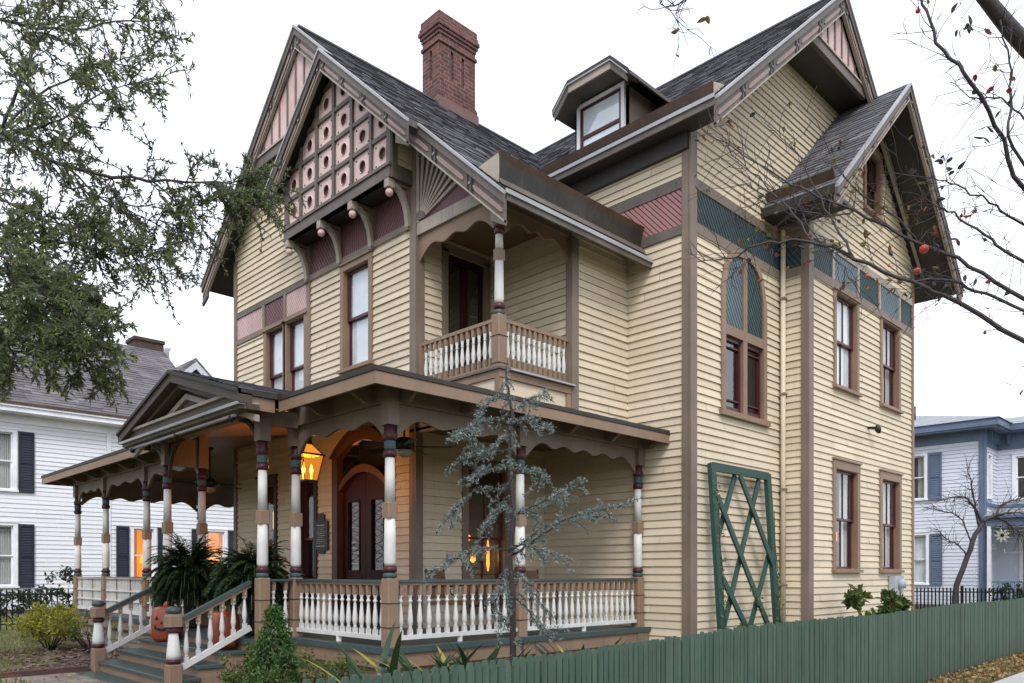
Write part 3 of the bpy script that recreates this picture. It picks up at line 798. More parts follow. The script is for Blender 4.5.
# ---- hidden sides close the volume
b = MB()
siding(b, ('N', YN), [(XF, .55), (XE, .55), (XE, 8.74), (14.36, 12.3), (XM, 8.74), (XF, 8.4)]); b.build('far_side_wall', house)
b = MB(); siding(b, ('B', XE), [(YB, .55), (YN, .55), (YN, 8.62), (YB, 8.62)]); b.build('back_wall', house)
b = MB(); b.box(XM + .05, XE - .05, YS + .06, YN - .05, .25, .54, 'found'); b.box(XF + .05, XM, Y1 + .05, YN - .05, .25, .84, 'found'); b.box(XJ + .05, XE - .1, YB + .05, YS, .25, .44, 'found'); b.build('foundation', house)

# ---- balcony on the upper corner
b = MB()
FB, SBk = ('F', 8.90), ('S', 9.56)
siding(b, FB, [(YW, 4.4), (9.56, 4.4), (9.56, 7.1), (YW, 7.1)])
siding(b, SBk, [(XF, 4.4), (8.90, 4.4), (8.90, 7.1), (XF, 7.1)], [(7.92, 8.78, 4.5, 6.85)])
b.build('balcony_wall', house)
b = MB()
siding(b, SW, [(8.84, 3.9), (XM, 3.9), (XM, 7.0), (8.84, 7.0)]); b.build('wing_side_wall', house)
b = MB()
rect(b, SW, 8.82, 8.97, 3.95, 6.8, -.08, .05, 'taupe'); b.build('corner_post', house)
b = MB()    # balcony door
for q in ((7.84, 7.95, 4.5, 6.9), (8.75, 8.86, 4.5, 6.9), (7.84, 8.86, 6.86, 6.98)): rect(b, SBk, *q, -.05, .05, 'taupe')
bd = b.build('balcony_door', house)
for (a, c) in ((7.96, 8.345), (8.355, 8.74)):
    b = MB()
    for q in ((a, a + .06, 4.5, 6.85), (c - .06, c, 4.5, 6.85), (a + .06, c - .06, 4.5, 4.75), (a + .06, c - .06, 6.75, 6.85)): rect(b, SBk, *q, -.06, -.01, 'mahog')
    b.build('door_leaf', bd)
    g = MB(); g.poly([P(SBk, a, -.04, 4.5), P(SBk, c, -.04, 4.5), P(SBk, c, -.04, 6.85), P(SBk, a, -.04, 6.85)], 'glass'); g.build('pane', bd)
r = MB(); r.poly([(7.9, 9.95, 4.5), (8.8, 9.95, 4.5), (8.8, 9.95, 6.9), (7.9, 9.95, 6.9)], 'room'); r.build('room_recess', bd)
b = MB(); b.box(XF - .03, 8.9, YW - .04, 9.56, 4.42, 4.525, 'tan'); b.box(XF - .06, 8.86, YW - .07, 9.53, 4.527, 4.56, 'greywood')
b.build('balcony_floor', house)
b = MB(); b.box(XF + .02, 8.9, YW + .02, 9.56, 7.06, 7.10, 'ceil'); b.build('balcony_ceiling', house)
# panel below the balcony
b = MB()
rect(b, F1, YW - .02, 9.53, 3.9, 4.42, -.10, .0, 'cream'); rect(b, SW, XF + .1, 8.82, 3.9, 4.42, -.10, .0, 'cream')
b.build('apron_panel', house)
b = MB()
rect(b, SW, 8.72, 8.82, 3.9, 4.42, .002, .03, 'tan'); b.build('apron_trim', house)
b = MB(); b.box(XF - .03, XF + .06, YW - .03, YW + .06, 3.9, 4.419, 'tan')
b.build('apron_trim', house)
# beam, scalloped boards, post
b = MB()
b.box(XF - .02, XF + .14, YW - .02, 9.55, 6.93, 7.12, 'stone'); b.box(XF + .14, 8.82, YW - .02, YW + .13, 6.80, 6.98, 'taupe')
valance(b, F1, YW + .14, 9.53, 6.93, 6.52, 6.74, 'tan', -.07, -.03); valance(b, SW, XF + .14, 8.82, 6.80, 6.45, 6.68, 'tan', -.07, -.03)
b.build('balcony_valance', house)
px, py = XF + .07, YW + .07
b = MB(); s = .085
b.cbox(px - s, px + s, py - s, py + s, 4.44, 5.31, 'tan', .02)
for z in (4.62, 5.0): b.box(px - s - .005, px + s + .005, py - s - .005, py + s + .005, z, z + .012, 'dark')
po = b.build('balcony_post', house)
b = MB(); b.box(px - .065, px + .065, py - .065, py + .065, 6.60, 6.93, 'taupe'); b.build('head_block', po)
b = MB(); b.cbox(px - .062, px + .062, py - .062, py + .062, 6.06, 6.22, 'tan', .01); b.build('band_block', po)
b = MB(); b.lathe(px, py, [(.055, 5.46), (.068, 5.52), (.060, 6.06)], 'white', 14); b.lathe(px, py, [(.058, 6.22), (.052, 6.42)], 'white', 14); b.build('shaft', po)
b = MB(); b.lathe(px, py, [(.06, 5.30), (.078, 5.32), (.078, 5.36), (.055, 5.38)], 'teal', 14); b.lathe(px, py, [(.055, 5.38), (.08, 5.40), (.08, 5.44), (.055, 5.47)], 'maroon', 14); b.build('base_ring', po)
b = MB(); b.lathe(px, py, [(.052, 6.42), (.072, 6.44), (.072, 6.49), (.055, 6.51)], 'maroon', 14); b.lathe(px, py, [(.055, 6.51), (.074, 6.53), (.074, 6.58), (.06, 6.61)], 'maroon', 14); b.build('capital', po)
b = MB()
b.box(XF + .03, XF + .09, YW + .15, 9.53, 5.22, 5.27, 'tan'); b.box(XF + .035, XF + .085, YW + .15, 9.53, 4.56, 4.62, 'tan'); b.box(XF + .01, XF + .11, 9.46, 9.53, 4.56, 5.25, 'tan')
r1 = b.build('balcony_railing', house)
balusters(r1, (XF + .06, YW + .17), (XF + .06, 9.45), 13, 4.62, 't')
b = MB()
b.box(XF + .16, 8.82, YW + .03, YW + .09, 5.22, 5.27, 'tan'); b.box(XF + .16, 8.82, YW + .035, YW + .085, 4.56, 4.62, 'tan'); b.box(XF + .16, 8.84, YW - .10, YW - .071, 4.53, 4.555, 'offwhite')
r2 = b.build('balcony_railing', house)
balusters(r2, (XF + .17, YW + .06), (8.80, YW + .06), 12, 4.62, 't')
# ---- sunburst under the gable
b = MB(); cu, cz = 9.44, 7.14
tri = [(7.93, 7.12), (9.53, 7.12), (9.53, zF(9.53) - .34)]
tri = clip(tri, -.9, 1, 11.55 - .9 * 12.6 - .40)
prism(b, F1, tri, -.08, -.015, 'plum'); sun = b.build('sunburst_panel', house)
b = MB()
for k in range(8):
    an = math.radians(90 + 4 + k * 9.6); d = Vector((math.cos(an), math.sin(an))); n_ = Vector((-d.y, d.x)); L = 2.2
    q = [(cu + d.x * .12 - n_.x * .012, cz + d.y * .12 - n_.y * .012), (cu + d.x * L - n_.x * .07, cz + d.y * L - n_.y * .07), (cu + d.x * L + n_.x * .07, cz + d.y * L + n_.y * .07), (cu + d.x * .12 + n_.x * .012, cz + d.y * .12 + n_.y * .012)]
    for cp in (( -.9, 1, 11.55 - .9 * 12.6 - .40), (1, 0, 9.53), (0, -1, -7.12)): q = clip(q, *cp)
    if area(q) > .001: prism(b, F1, q, -.02, .02, 'stone')
b.extr([P(F1, cu + .14 * math.cos(math.pi * k / 12), .035, cz + .14 * math.sin(math.pi * k / 12)) for k in range(13)], (.05, 0, 0), 'greywood')
rect(b, F1, 9.45, 9.53, 7.12, 8.4, -.02, .032, 'stone')
b.build('ray', sun)

# ---- roofs
def rake(parent, fc, a, l, name='bargeboard', strips=5, h=.22, tail=.16):
    """barge board from apex a to low end l (u,z): drip edge, crown, board with rounded pink insets and slotted blocks"""
    b = MB(); (ua, za), (ul, zl) = a, l
    sg = 1 if ul > ua else -1
    def seg(t0, t1, d0, d1, w0, w1, mt):
        p = lambda t, d: (ua + (ul - ua) * t, za + (zl - za) * t - d)
        prism(b, fc, [p(t0, d0), p(t1, d0), p(t1, d1), p(t0, d1)], w0, w1, mt)
    seg(0, 1, 0, .045, -.04, .05, 'offwhite'); seg(0, 1, .046, .17, -.04, .028, 'greywood'); seg(0, 1, .171, .171 + h, -.04, .0, 'greywood')
    seg(0, 1, .171 + h, .20 + h, -.05, .012, 'stone')
    p = (ul, zl); q = (ul - sg * .26, zl + abs((zl - za) / (ul - ua)) * .26)
    prism(b, fc, [(p[0], p[1] - .171 - h), (q[0], q[1] - .171 - h), (q[0], q[1] - .171 - h - tail), (p[0], p[1] - .171 - h - tail * .4)], -.04, .006, 'greywood')
    o = b.build(name, parent)
    f = lambda t, d: (ua + (ul - ua) * t, za + (zl - za) * t - d)
    for k in range(strips):
        s = MB(); t0, t1 = (k + .22) / strips, (k + .96) / strips; c0, c1 = .171 + h * .34, .171 + h * .70
        m0, m1 = (c0 * .7 + c1 * .3), (c0 * .3 + c1 * .7); e = .05 / strips
        prism(s, fc, [f(t0, m0), f(t0 + e, c0), f(t1 - e, c0), f(t1, m0), f(t1, m1), f(t1 - e, c1), f(t0 + e, c1), f(t0, m1)], .001, .014, 'strip')
        s.build('inset_strip', o)
        g = MB(); d = .02 / strips * 3
        prism(g, fc, [f((k + .06) / strips, .178), f((k + .16) / strips + d, .178), f((k + .16) / strips + d, .162 + h), f((k + .06) / strips, .162 + h)], .0005, .008, 'greywood')
        for tt in (k + .06, k + .16):
            tt /= strips; prism(g, fc, [f(tt, .175), f(tt + d, .175), f(tt + d, .165 + h), f(tt, .165 + h)], .006, .010, 'black')
        cc = f((k + .125) / strips, .171 + h / 2)
        prism(g, fc, [(cc[0] + .022 * math.cos(j), cc[1] + .022 * math.sin(j)) for j in [i_ * math.pi / 4 for i_ in range(8)]], .006, .022, 'strip')
        g.build('slotted_block', o)
    return o

b = MB()
slab(b, [(6.98, 12.6, 11.55), (13.6, 12.6, 11.55), (13.6, 7.22, zF(7.22)), (6.98, 7.22, zF(7.22))], .10, 'roof', 'soffit', 'greywood')
slab(b, [(6.98, 12.6, 11.55), (6.98, 16.6, zF(16.6)), (13.6, 16.6, zF(16.6)), (13.6, 12.6, 11.55)], .10, 'roof', 'soffit', 'greywood')
slab(b, [(6.72, 11.3, zF(11.3)), (6.979, 11.3, zF(11.3)), (6.979, 8.97, zF(8.97)), (6.72, 8.97, zF(8.97))], .10, 'roof', 'soffit', 'greywood')
slab(b, [(6.72, 11.3, zF(11.3)), (6.72, 13.2, zF(11.3) - 1.71), (8.4, 13.2, zF(11.3) - 1.71), (8.4, 11.3, zF(11.3))], .10, 'roof', 'soffit', 'greywood')
b.bar((7.0, 12.6, 11.555), (13.3, 12.6, 11.555), .10, .03, 'slate')
shingles(b, (6.985, 7.22, zF(7.22)), (13.6, 7.22, zF(7.22)), (13.6, 12.6, 11.55), (6.985, 12.6, 11.55), 'slate')
shingles(b, (6.73, 8.97, zF(8.97)), (6.98, 8.97, zF(8.97)), (6.98, 11.3, zF(11.3)), (6.73, 11.3, zF(11.3)), 'slate')
b.build('front_gable_roof', house)
b = MB()
slab(b, [(9.9, 5.86, zM(9.9)), (14.36, 5.86, 12.47), (14.36, 16.4, 12.47), (9.9, 16.4, zM(9.9))], .11, 'roof', 'soffit', 'greywood')
slab(b, [(14.36, 5.86, 12.47), (18.82, 5.86, zM(18.82)), (18.82, 16.4, zM(18.82)), (14.36, 16.4, 12.47)], .11, 'roof', 'soffit', 'greywood')
b.bar((14.36, 5.88, 12.475), (14.36, 16.4, 12.475), .10, .03, 'slate')
shingles(b, (9.9, 16.4, zM(9.9)), (9.9, 5.865, zM(9.9)), (14.36, 5.865, 12.47), (14.36, 16.4, 12.47), 'slate')
b.build('main_roof', house)
b = MB()
slab(b, [(12.5, 5.22, zB(12.5)), (15.83, 5.22, 11.12), (15.83, 6.6, 11.12), (12.5, 6.6, zB(12.5))], .10, 'roof', 'soffit', 'greywood')
slab(b, [(15.83, 5.22, 11.12), (19.15, 5.22, zB(19.15)), (19.15, 6.6, zB(19.15)), (15.83, 6.6, 11.12)], .10, 'roof', 'soffit', 'greywood')
shingles(b, (12.5, 6.52, zB(12.5)), (12.5, 5.225, zB(12.5)), (15.83, 5.225, 11.12), (15.83, 6.52, 11.12), 'slate')
b.build('bay_roof', house)
rake(house, ('F', 6.96), (12.6, 11.55), (7.2, zF(7.2)), strips=7)
rake(house, ('F', 6.96), (12.6, 11.55), (16.6, zF(16.6)), strips=5)
rake(house, ('F', 6.70), (11.3, zF(11.3)), (8.95, zF(8.95)), strips=4, h=.17)
rake(house, ('F', 6.70), (11.3, zF(11.3)), (13.2, zF(11.3) - 1.71), strips=3, h=.17)
rake(house, ('S', 5.84), (14.36, 12.47), (9.88, zM(9.88)), strips=5)
rake(house, ('S', 5.84), (14.36, 12.47), (18.84, zM(18.84)), strips=5)
rake(house, ('S', 5.20), (15.83, 11.12), (12.48, zB(12.48)), strips=4, h=.13)
rake(house, ('S', 5.20), (15.83, 11.12), (19.17, zB(19.17)), strips=4, h=.13)
# pink boarded gable peaks standing at the roof edge
def peak_panel(fc, c, za, sl, zb, batten=.30, drop=.40):
    h = (za - drop - zb) / sl
    b = MB(); tri = [(c - h, zb), (c + h, zb), (c, za - drop)]
    prism(b, fc, tri, -.06, -.03, 'pink'); o = b.build('gable_peak_panel', house)
    t = MB(); k = -int(h / batten)
    while k * batten < h:
        u = c + k * batten + .1; zt = za - drop - sl * abs(u - c)
        if zt > zb + .06: rect(t, fc, u - .022, u + .022, zb, zt, -.03, -.012, 'greywood')
        k += 1
    rect(t, fc, c - h - .12, c + h + .12, zb - .16, zb + .02, -.08, -.006, 'greywood'); rect(t, fc, c - h - .16, c + h + .16, zb + .02, zb + .06, -.08, .02, 'stone')
    t.build('batten', o)
    return o
peak_panel(('F', 7.0), 12.6, 11.55, .9, 9.72)
peak_panel(('S', 5.90), 14.36, 12.47, .865, 11.16)
# dark soffit behind the peak panels
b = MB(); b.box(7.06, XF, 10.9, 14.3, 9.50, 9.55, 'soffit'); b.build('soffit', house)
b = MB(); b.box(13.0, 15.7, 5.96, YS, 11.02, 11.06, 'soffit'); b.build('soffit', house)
# built-in plank gutters standing on the eaves
b = MB()
b.extr([(7.02, 7.42, zF(7.42) + .0), (7.02, 7.36, zF(7.42) + .38), (7.02, 7.40, zF(7.42) + .40), (7.02, 7.46, zF(7.42) + .02)], (3.22, 0, 0), 'gutterwood')
b.extr([(7.015, 7.30, zF(7.42) - .06), (7.015, 7.365, zF(7.42) + .05), (7.015, 7.43, zF(7.42) + .06)], (3.225, 0, 0), 'greywood')
b.extr([(7.01, 7.385, zF(7.42) + .28), (7.01, 7.335, zF(7.42) + .39), (7.01, 7.42, zF(7.42) + .415), (7.01, 7.42, zF(7.42) + .29)], (3.225, 0, 0), 'rust')
b.extr([(7.0, 7.36, zF(7.42) - .02), (7.0, 7.36, zF(7.42) + .36), (7.0, 7.75, zF(7.75) + .02)], (.02, 0, 0), 'stone')
b.box(6.98, 10.25, 7.20, 7.235, zF(7.22) - .13, zF(7.22) - .02, 'greywood'); b.box(6.98, 10.24, 7.175, 7.199, zF(7.22) - .05, zF(7.22) + .01, 'offwhite')
b.extr([(6.98, 7.24, zF(7.22) - .1), (6.98, 7.42, zF(7.22) + .06), (6.98, 7.42, zF(7.22) + .09), (6.98, 7.24, zF(7.22) + .03)], (3.26, 0, 0), 'greywood')
b.box(7.3, 10.25, 7.63, 7.69, 6.90, 7.05, 'umber')
b.build('plank_gutter', house)
b = MB()
def gut(x):   # boards along the front eave of the main block
    z = zM(10.0)
    b.extr([(10.02, 5.95, z - .03), (9.97, 5.95, z + .17), (10.01, 5.95, z + .18), (10.08, 5.95, z - .01)], (0, 3.6, 0), 'gutterwood')
    b.extr([(9.995, 5.94, z + .07), (9.955, 5.94, z + .175), (10.03, 5.94, z + .195), (10.03, 5.94, z + .08)], (0, 3.61, 0), 'rust')
    b.extr([(9.97, 5.92, z - .05), (9.97, 5.92, z + .16), (10.26, 5.92, zM(10.26) + .02)], (0, .018, 0), 'stone')
    b.box(9.87, 9.90, 5.86, 9.6, zM(9.9) - .15, zM(9.9) - .02, 'greywood'); b.box(9.845, 9.869, 5.86, 9.6, zM(9.9) - .05, zM(9.9) + .01, 'offwhite')
    b.box(9.90, XM, 5.9, 9.6, zM(9.9) - .15, zM(9.9) - .11, 'soffit'); b.box(10.16, 10.235, YS, 9.6, zM(9.9) - .40, zM(9.9) - .151, 'soffit')  # lower dark board on the wall stands in for shade under the eave
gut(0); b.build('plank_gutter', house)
b = MB()
b.extr([(12.68, 5.3, zB(12.68) - .03), (12.60, 5.3, zB(12.68) + .15), (12.64, 5.3, zB(12.68) + .165), (12.74, 5.3, zB(12.68))], (0, 1.2, 0), 'rust')
b.box(12.46, 12.5, 5.22, 6.5, zB(12.5) - .16, zB(12.5) + .0, 'gutterwood'); b.box(12.5, XJ, 5.25, 6.5, zB(12.5) - .15, zB(12.5) - .11, 'soffit'); b.box(13.05, 13.19, 5.98, 6.5, zB(12.5) - .2, zB(12.5) + .3, 'taupe')
b.extr([(12.9, 5.98, zB(12.5) - .13), (13.19, 5.98, zB(12.5) - .13), (13.19, 5.98, zB(12.5) + .5)], (0, .04, 0), 'greywood')
b.build('plank_gutter', house)

# ---- projecting gable box with the medallion grid
XB, BY0, BY1 = 6.91, 9.62, 12.88; GB = ('F', XB)
def ztopbox(u): return zF(11.3) - .9 * abs(u - 11.3)
b = MB(); zb0 = 7.72
prism(b, GB, [(BY0, 7.94), (BY1, 7.94), (BY1, ztopbox(BY1) - .12), (11.3, zF(11.3) - .12), (BY0, ztopbox(BY0) - .12)], -.09, -.075, 'plum')
rect(b, GB, BY0, BY1, zb0, 7.93, -.06, .03, 'greywood'); rect(b, GB, BY0 - .02, BY1 + .02, 7.90, 7.95, -.06, .055, 'greywood'); rect(b, GB, BY0 - .01, BY1 + .01, zb0, zb0 + .05, -.06, .045, 'greywood')
b.box(XB + .0, XF - .03, BY0 + .02, BY1 - .02, zb0 + .02, zb0 + .05, 'dark')
for y in (BY0, BY1):
    s_ = 1 if y > 11 else -1
    fc = ('S', y) if s_ < 0 else ('N', y)
    siding(b, fc, [(XB + .1, 7.94), (XF, 7.94), (XF, ztopbox(y) - .05), (XB + .1, ztopbox(y) - .05)])
    rect(b, fc, XB, XF, zb0, 7.94, -.05, .03, 'greywood'); rect(b, fc, XB, XB + .1, 7.94, ztopbox(y) - .1, -.05, .03, 'greywood')
gbx = b.build('gable_box', house)
b = MB(); cw = (BY1 - BY0) / 6; rh = .49
lim = [(-.9, 1, zF(11.3) - .9 * 11.3 - .24), (.9, 1, zF(11.3) + .9 * 11.3 - .24)]
for i in range(7):
    u = BY0 + cw * i; hw = .062 if i in (0, 6) else .033
    q = [(u - hw, 7.95), (u + hw, 7.95), (u + hw, 11), (u - hw, 11)]
    if i == 0: q = [(u, 7.95), (u + .11, 7.95), (u + .11, 11), (u, 11)]
    if i == 6: q = [(u - .11, 7.95), (u, 7.95), (u, 11), (u - .11, 11)]
    for l in lim: q = clip(q, *l)
    if area(q) > .002: prism(b, GB, q, -.08, .012, 'greywood')
for j in range(1, 6):
    z = 7.95 + rh * j; q = [(BY0 + .05, z - .033), (BY1 - .05, z - .033), (BY1 - .05, z + .033), (BY0 + .05, z + .033)]
    for l in lim: q = clip(q, *l)
    if area(q) > .002: prism(b, GB, q, -.08, .004, 'greywood')
b.build('grid_frame', gbx)
def holed_panel(b, fc, poly, c, r, w, mat):
    n = 24; outer = []; cx, cz = c
    for k in range(n):
        a = 2 * math.pi * k / n; d = (math.cos(a), math.sin(a)); best = 9
        for i in range(len(poly)):
            (x0, y0), (x1, y1) = poly[i], poly[(i + 1) % len(poly)]
            ex, ey = x1 - x0, y1 - y0; den = d[0] * ey - d[1] * ex
            if abs(den) < 1e-9: continue
            t = ((x0 - cx) * ey - (y0 - cz) * ex) / den; s = ((x0 - cx) * d[1] - (y0 - cz) * d[0]) / den
            if t > 0 and -1e-6 <= s <= 1 + 1e-6: best = min(best, t)
        outer.append((cx + d[0] * best, cz + d[1] * best))
    inn = [(cx + r * math.cos(2 * math.pi * k / n), cz + r * math.sin(2 * math.pi * k / n)) for k in range(n)]
    for k in range(n):
        q = (k + 1) % n
        b.poly([P(fc, *(inn[k][0], w, inn[k][1])), P(fc, inn[q][0], w, inn[q][1]), P(fc, outer[q][0], w, outer[q][1]), P(fc, outer[k][0], w, outer[k][1])], mat)
        b.poly([P(fc, inn[k][0], w, inn[k][1]), P(fc, inn[q][0], w, inn[q][1]), P(fc, inn[q][0], w - .05, inn[q][1]), P(fc, inn[k][0], w - .05, inn[k][1])], 'greywood')
        # raised ring
        r2 = r * 1.22; a0, a1 = 2 * math.pi * k / n, 2 * math.pi * q / n
        o = lambda rr, a, ww: P(fc, cx + rr * math.cos(a), ww, cz + rr * math.sin(a))
        b.poly([o(r, a0, w), o(r, a1, w), o(r * 1.1, a1, w + .012), o(r * 1.1, a0, w + .012)], mat)
        b.poly([o(r * 1.1, a0, w + .012), o(r * 1.1, a1, w + .012), o(r2, a1, w + .001), o(r2, a0, w + .001)], mat)
    b.poly([P(fc, x, w - .05, z) for x, z in inn], 'greywood')
for i in range(6):
    for j in range(5):
        u0, z0 = BY0 + cw * i + .03, 7.95 + rh * j + .03
        q = [(u0, z0), (u0 + cw - .06, z0), (u0 + cw - .06, z0 + rh - .06), (u0, z0 + rh - .06)]
        a0 = area(q)
        for l in lim: q = clip(q, *l)
        if area(q) < .02: continue
        b = MB(); w = -.032
        c = (u0 + cw / 2 - .03, z0 + rh / 2 - .03)
        inside = all(l[0] * c[0] + l[1] * c[1] < l[2] - .12 for l in lim)
        if inside: holed_panel(b, GB, q, c, .088, w, 'palepink')
        else: prism(b, GB, q, w - .02, w, 'palepink')
        if area(q) > a0 * .98:
            for du in (-.165, .165):
                for dz in (-.145, .145):
                    prism(b, GB, [(c[0] + du + .017 * math.cos(k * math.pi / 3), c[1] + dz + .017 * math.sin(k * math.pi / 3)) for k in range(6)], w, w + .004, 'black')
        b.build('medallion_panel', gbx)
for y in (9.69, 10.70, 11.66, 12.76):     # curved brackets with ball drops
    b = MB(); x0, x1, zt, zl = XB + .02, XF - .04, zb0, 7.10; th = .045; n = 12
    pts = []
    rr = (x1 - x0 - .07); rz = (zt - .06 - zl)
    for k in range(n + 1):
        a = math.pi / 2 * k / n
        pts.append((x0 + .05 + rr * math.sin(a) , zl + rz * math.cos(a)))
    for (pa, za), (pb, zb_) in zip(pts, pts[1:]):
        d = Vector((pb - pa, zb_ - za)).normalized(); nn = Vector((d.y, -d.x)) * -.03
        for (o1, yy0, yy1) in ((1, y - th, y + th),):
            b.hexa([(pa - nn.x, yy0, za - nn.y), (pb - nn.x, yy0, zb_ - nn.y), (pb - nn.x, yy1, zb_ - nn.y), (pa - nn.x, yy1, za - nn.y)],
                   [(pa + nn.x, yy0, za + nn.y), (pb + nn.x, yy0, zb_ + nn.y), (pb + nn.x, yy1, zb_ + nn.y), (pa + nn.x, yy1, za + nn.y)], 'stone')
    b.box(x1 - .05, x1 + .0, y - .035, y + .035, zl - .05, zt, 'taupe'); b.box(x0, x1 - .05, y - .035, y + .035, zt - .06, zt, 'taupe')
    b.extr([(p, y - .006, z) for p, z in pts] + [(x1 - .05, y - .006, zt - .06)], (0, .012, 0), 'rose')
    b.box(x0 - .06, x0 + .06, y - .055, y + .055, zt - .13, zt + .02, 'stone')
    o = b.build('bracket', gbx)
    q = MB(); q.ball((x0, y, zt - .20), .062, 'pink', 12); q.lathe(x0, y, [(.03, zt - .15), (.05, zt - .13)], 'stone', 8); q.build('ball_drop', o)

# ---- dormer on the main roof
DX = 10.62; FD = ('F', DX); d0, d1 = 7.98, 9.16; zt = 10.02
b = MB()
prism(b, FD, [(d0, 8.9), (d1, 8.9), (d1, zt + .14), (d1 - .12, zt + .22), (d0 + .12, zt + .22), (d0, zt + .14)], -.06, -.03, 'greywood')
b.extr([(DX + .03, d0, 8.95), (DX + .03, d0, zt + .02), (12.3, d0, zt + .02), (12.3, d0, 8.95)], (0, .05, 0), 'taupe'); b.extr([(DX + .03, d1, 8.95), (DX + .03, d1, zt + .02), (12.3, d1, zt + .02), (12.3, d1, 8.95)], (0, -.05, 0), 'taupe')
dm = b.build('dormer', house)
b = MB(); xr0, xr1 = 10.22, 12.9
slab(b, [(xr0, 8.02, 10.34), (xr1, 8.02, 10.34), (xr1, 7.66, 9.97), (xr0, 7.66, 9.97)], .08, 'roof', 'greywood', 'roof')
slab(b, [(xr0, 8.97, 10.34), (xr0, 9.33, 9.97), (xr1, 9.33, 9.97), (xr1, 8.97, 10.34)], .08, 'roof', 'greywood', 'roof')
slab(b, [(xr0, 8.02, 10.34), (xr0, 8.97, 10.34), (11.2, 8.5, 10.62)], .06, 'roof', 'greywood', 'roof')
slab(b, [(xr0, 8.02, 10.341), (11.2, 8.5, 10.62), (xr1, 8.5, 10.62), (xr1, 8.02, 10.341)], .06, 'roof', 'greywood', 'roof')
slab(b, [(11.2, 8.5, 10.62), (xr0, 8.97, 10.341), (xr1, 8.97, 10.341), (xr1, 8.5, 10.62)], .06, 'roof', 'greywood', 'roof')
b.build('dormer_roof', dm)
b = MB(); FE = ('F', 10.22)
for (p, q, h0, h1, ww, mt) in (((7.66, 9.97), (8.02, 10.34), -.02, .045, .02, 'dark'), ((8.02, 10.34), (8.97, 10.34), -.02, .045, .02, 'dark'), ((8.97, 10.34), (9.33, 9.97), -.02, .045, .02, 'dark'), ((7.67, 9.955), (8.02, 10.325), .03, .055, .03, 'offwhite'), ((8.02, 10.325), (8.97, 10.325), .03, .055, .03, 'offwhite'), ((8.97, 10.325), (9.32, 9.955), .03, .055, .03, 'offwhite'),
                           ((7.70, 9.97), (8.03, 10.32), .04, .17, .0, 'greywood'), ((8.03, 10.32), (8.96, 10.32), .04, .17, .0, 'stone'), ((8.96, 10.32), (9.29, 9.97), .04, .17, .0, 'greywood')):
    prism(b, FE, [(p[0], p[1] - h0), (q[0], q[1] - h0), (q[0], q[1] - h1), (p[0], p[1] - h1)], ww - .04, ww, mt)
b.box(10.25, 12.2, 7.64, 7.66, 9.90, 9.96, 'greywood'); b.box(10.25, 12.2, 9.32, 9.35, 9.90, 9.96, 'greywood')
b.extr([(10.27, 7.70, 9.95), (10.27, 8.05, 10.15), (10.27, 8.95, 10.15), (10.27, 9.30, 9.95), (10.27, 8.96, 10.29), (10.27, 8.03, 10.29)], (.4, 0, 0), 'greywood')
b.build('dormer_trim', dm)
b = MB()
w0_, w1_, wz0, wz1 = 8.10, 9.02, 9.00, 10.05
for q in ((w0_ - .07, w0_, wz0, wz1 + .07), (w1_, w1_ + .07, wz0, wz1 + .07), (w0_, w1_, wz1, wz1 + .07)): rect(b, FD, *q, -.05, .02, 'whitetrim')
for q in ((w0_, w0_ + .05, wz0, wz1), (w1_ - .05, w1_, wz0, wz1), (w0_ + .05, w1_ - .05, 9.48, 9.54), (w0_ + .05, w1_ - .05, wz1 - .04, wz1), (w0_ + .05, w1_ - .05, wz0, wz0 + .05)): rect(b, FD, *q, -.04, .0, 'maroon')
b.build('dormer_window', dm)
b = MB(); b.poly([P(FD, w0_, -.02, wz0), P(FD, w1_, -.02, wz0), P(FD, w1_, -.02, wz1), P(FD, w0_, -.02, wz1)], 'glass'); b.poly([P(FD, w0_, -.026, wz0), P(FD, w1_, -.026, wz0), P(FD, w1_, -.026, wz1), P(FD, w0_, -.026, wz1)], 'blind'); b.build('pane', dm)

# ---- chimney
cx0, cx1, cy0, cy1 = 10.2, 11.2, 12.5, 13.06
b = MB(); i_ = .05
b.box(cx0 + i_, cx1 - i_, cy0 + i_, cy1 - i_, 10.6, 13.3, 'brick')
def fl(fc, u0, u1, w):   # slotted outer leaf of brickwork
    n = 2 if u1 - u0 > .8 else 1; sw = .075
    xs = [u0] + sum([[u0 + (u1 - u0) * (k + 1) / (n + 1) - sw / 2, u0 + (u1 - u0) * (k + 1) / (n + 1) + sw / 2] for k in range(n)], []) + [u1]
    for k in range(0, len(xs), 2): rect(b, fc, xs[k], xs[k + 1], 12.12, 12.72, -w, 0, 'brick')
    rect(b, fc, u0, u1, 10.6, 12.12, -w, .0, 'brick'); rect(b, fc, u0, u1, 12.72, 13.3, -w, 0, 'brick')
fl(('F', cx0), cy0, cy1, i_); fl(('B', cx1), cy0, cy1, i_); fl(('S', cy0), cx0 + i_, cx1 - i_, i_); fl(('N', cy1), cx0 + i_, cx1 - i_, i_)
for (z0, z1, o) in ((11.72, 11.76, .02), (11.3, 11.72, .035), (12.80, 12.86, .03), (12.98, 13.05, .02), (13.05, 13.12, .045), (13.12, 13.20, .07), (13.20, 13.28, .05), (13.28, 13.42, .03)):
    b.box(cx0 - o, cx1 + o, cy0 - o, cy1 + o, z0, z1, 'brick')
ch = b.build('chimney', house)
b = MB(); b.box(cx0 - .05, cx1 + .05, cy0 - .06, cy1 + .06, 10.9, 11.62, 'flash'); b.build('flashing', ch)
b = MB(); b.box(cx0 + .1, cx1 - .1, cy0 + .1, cy1 - .1, 13.42, 13.46, 'black'); b.build('flue', ch)

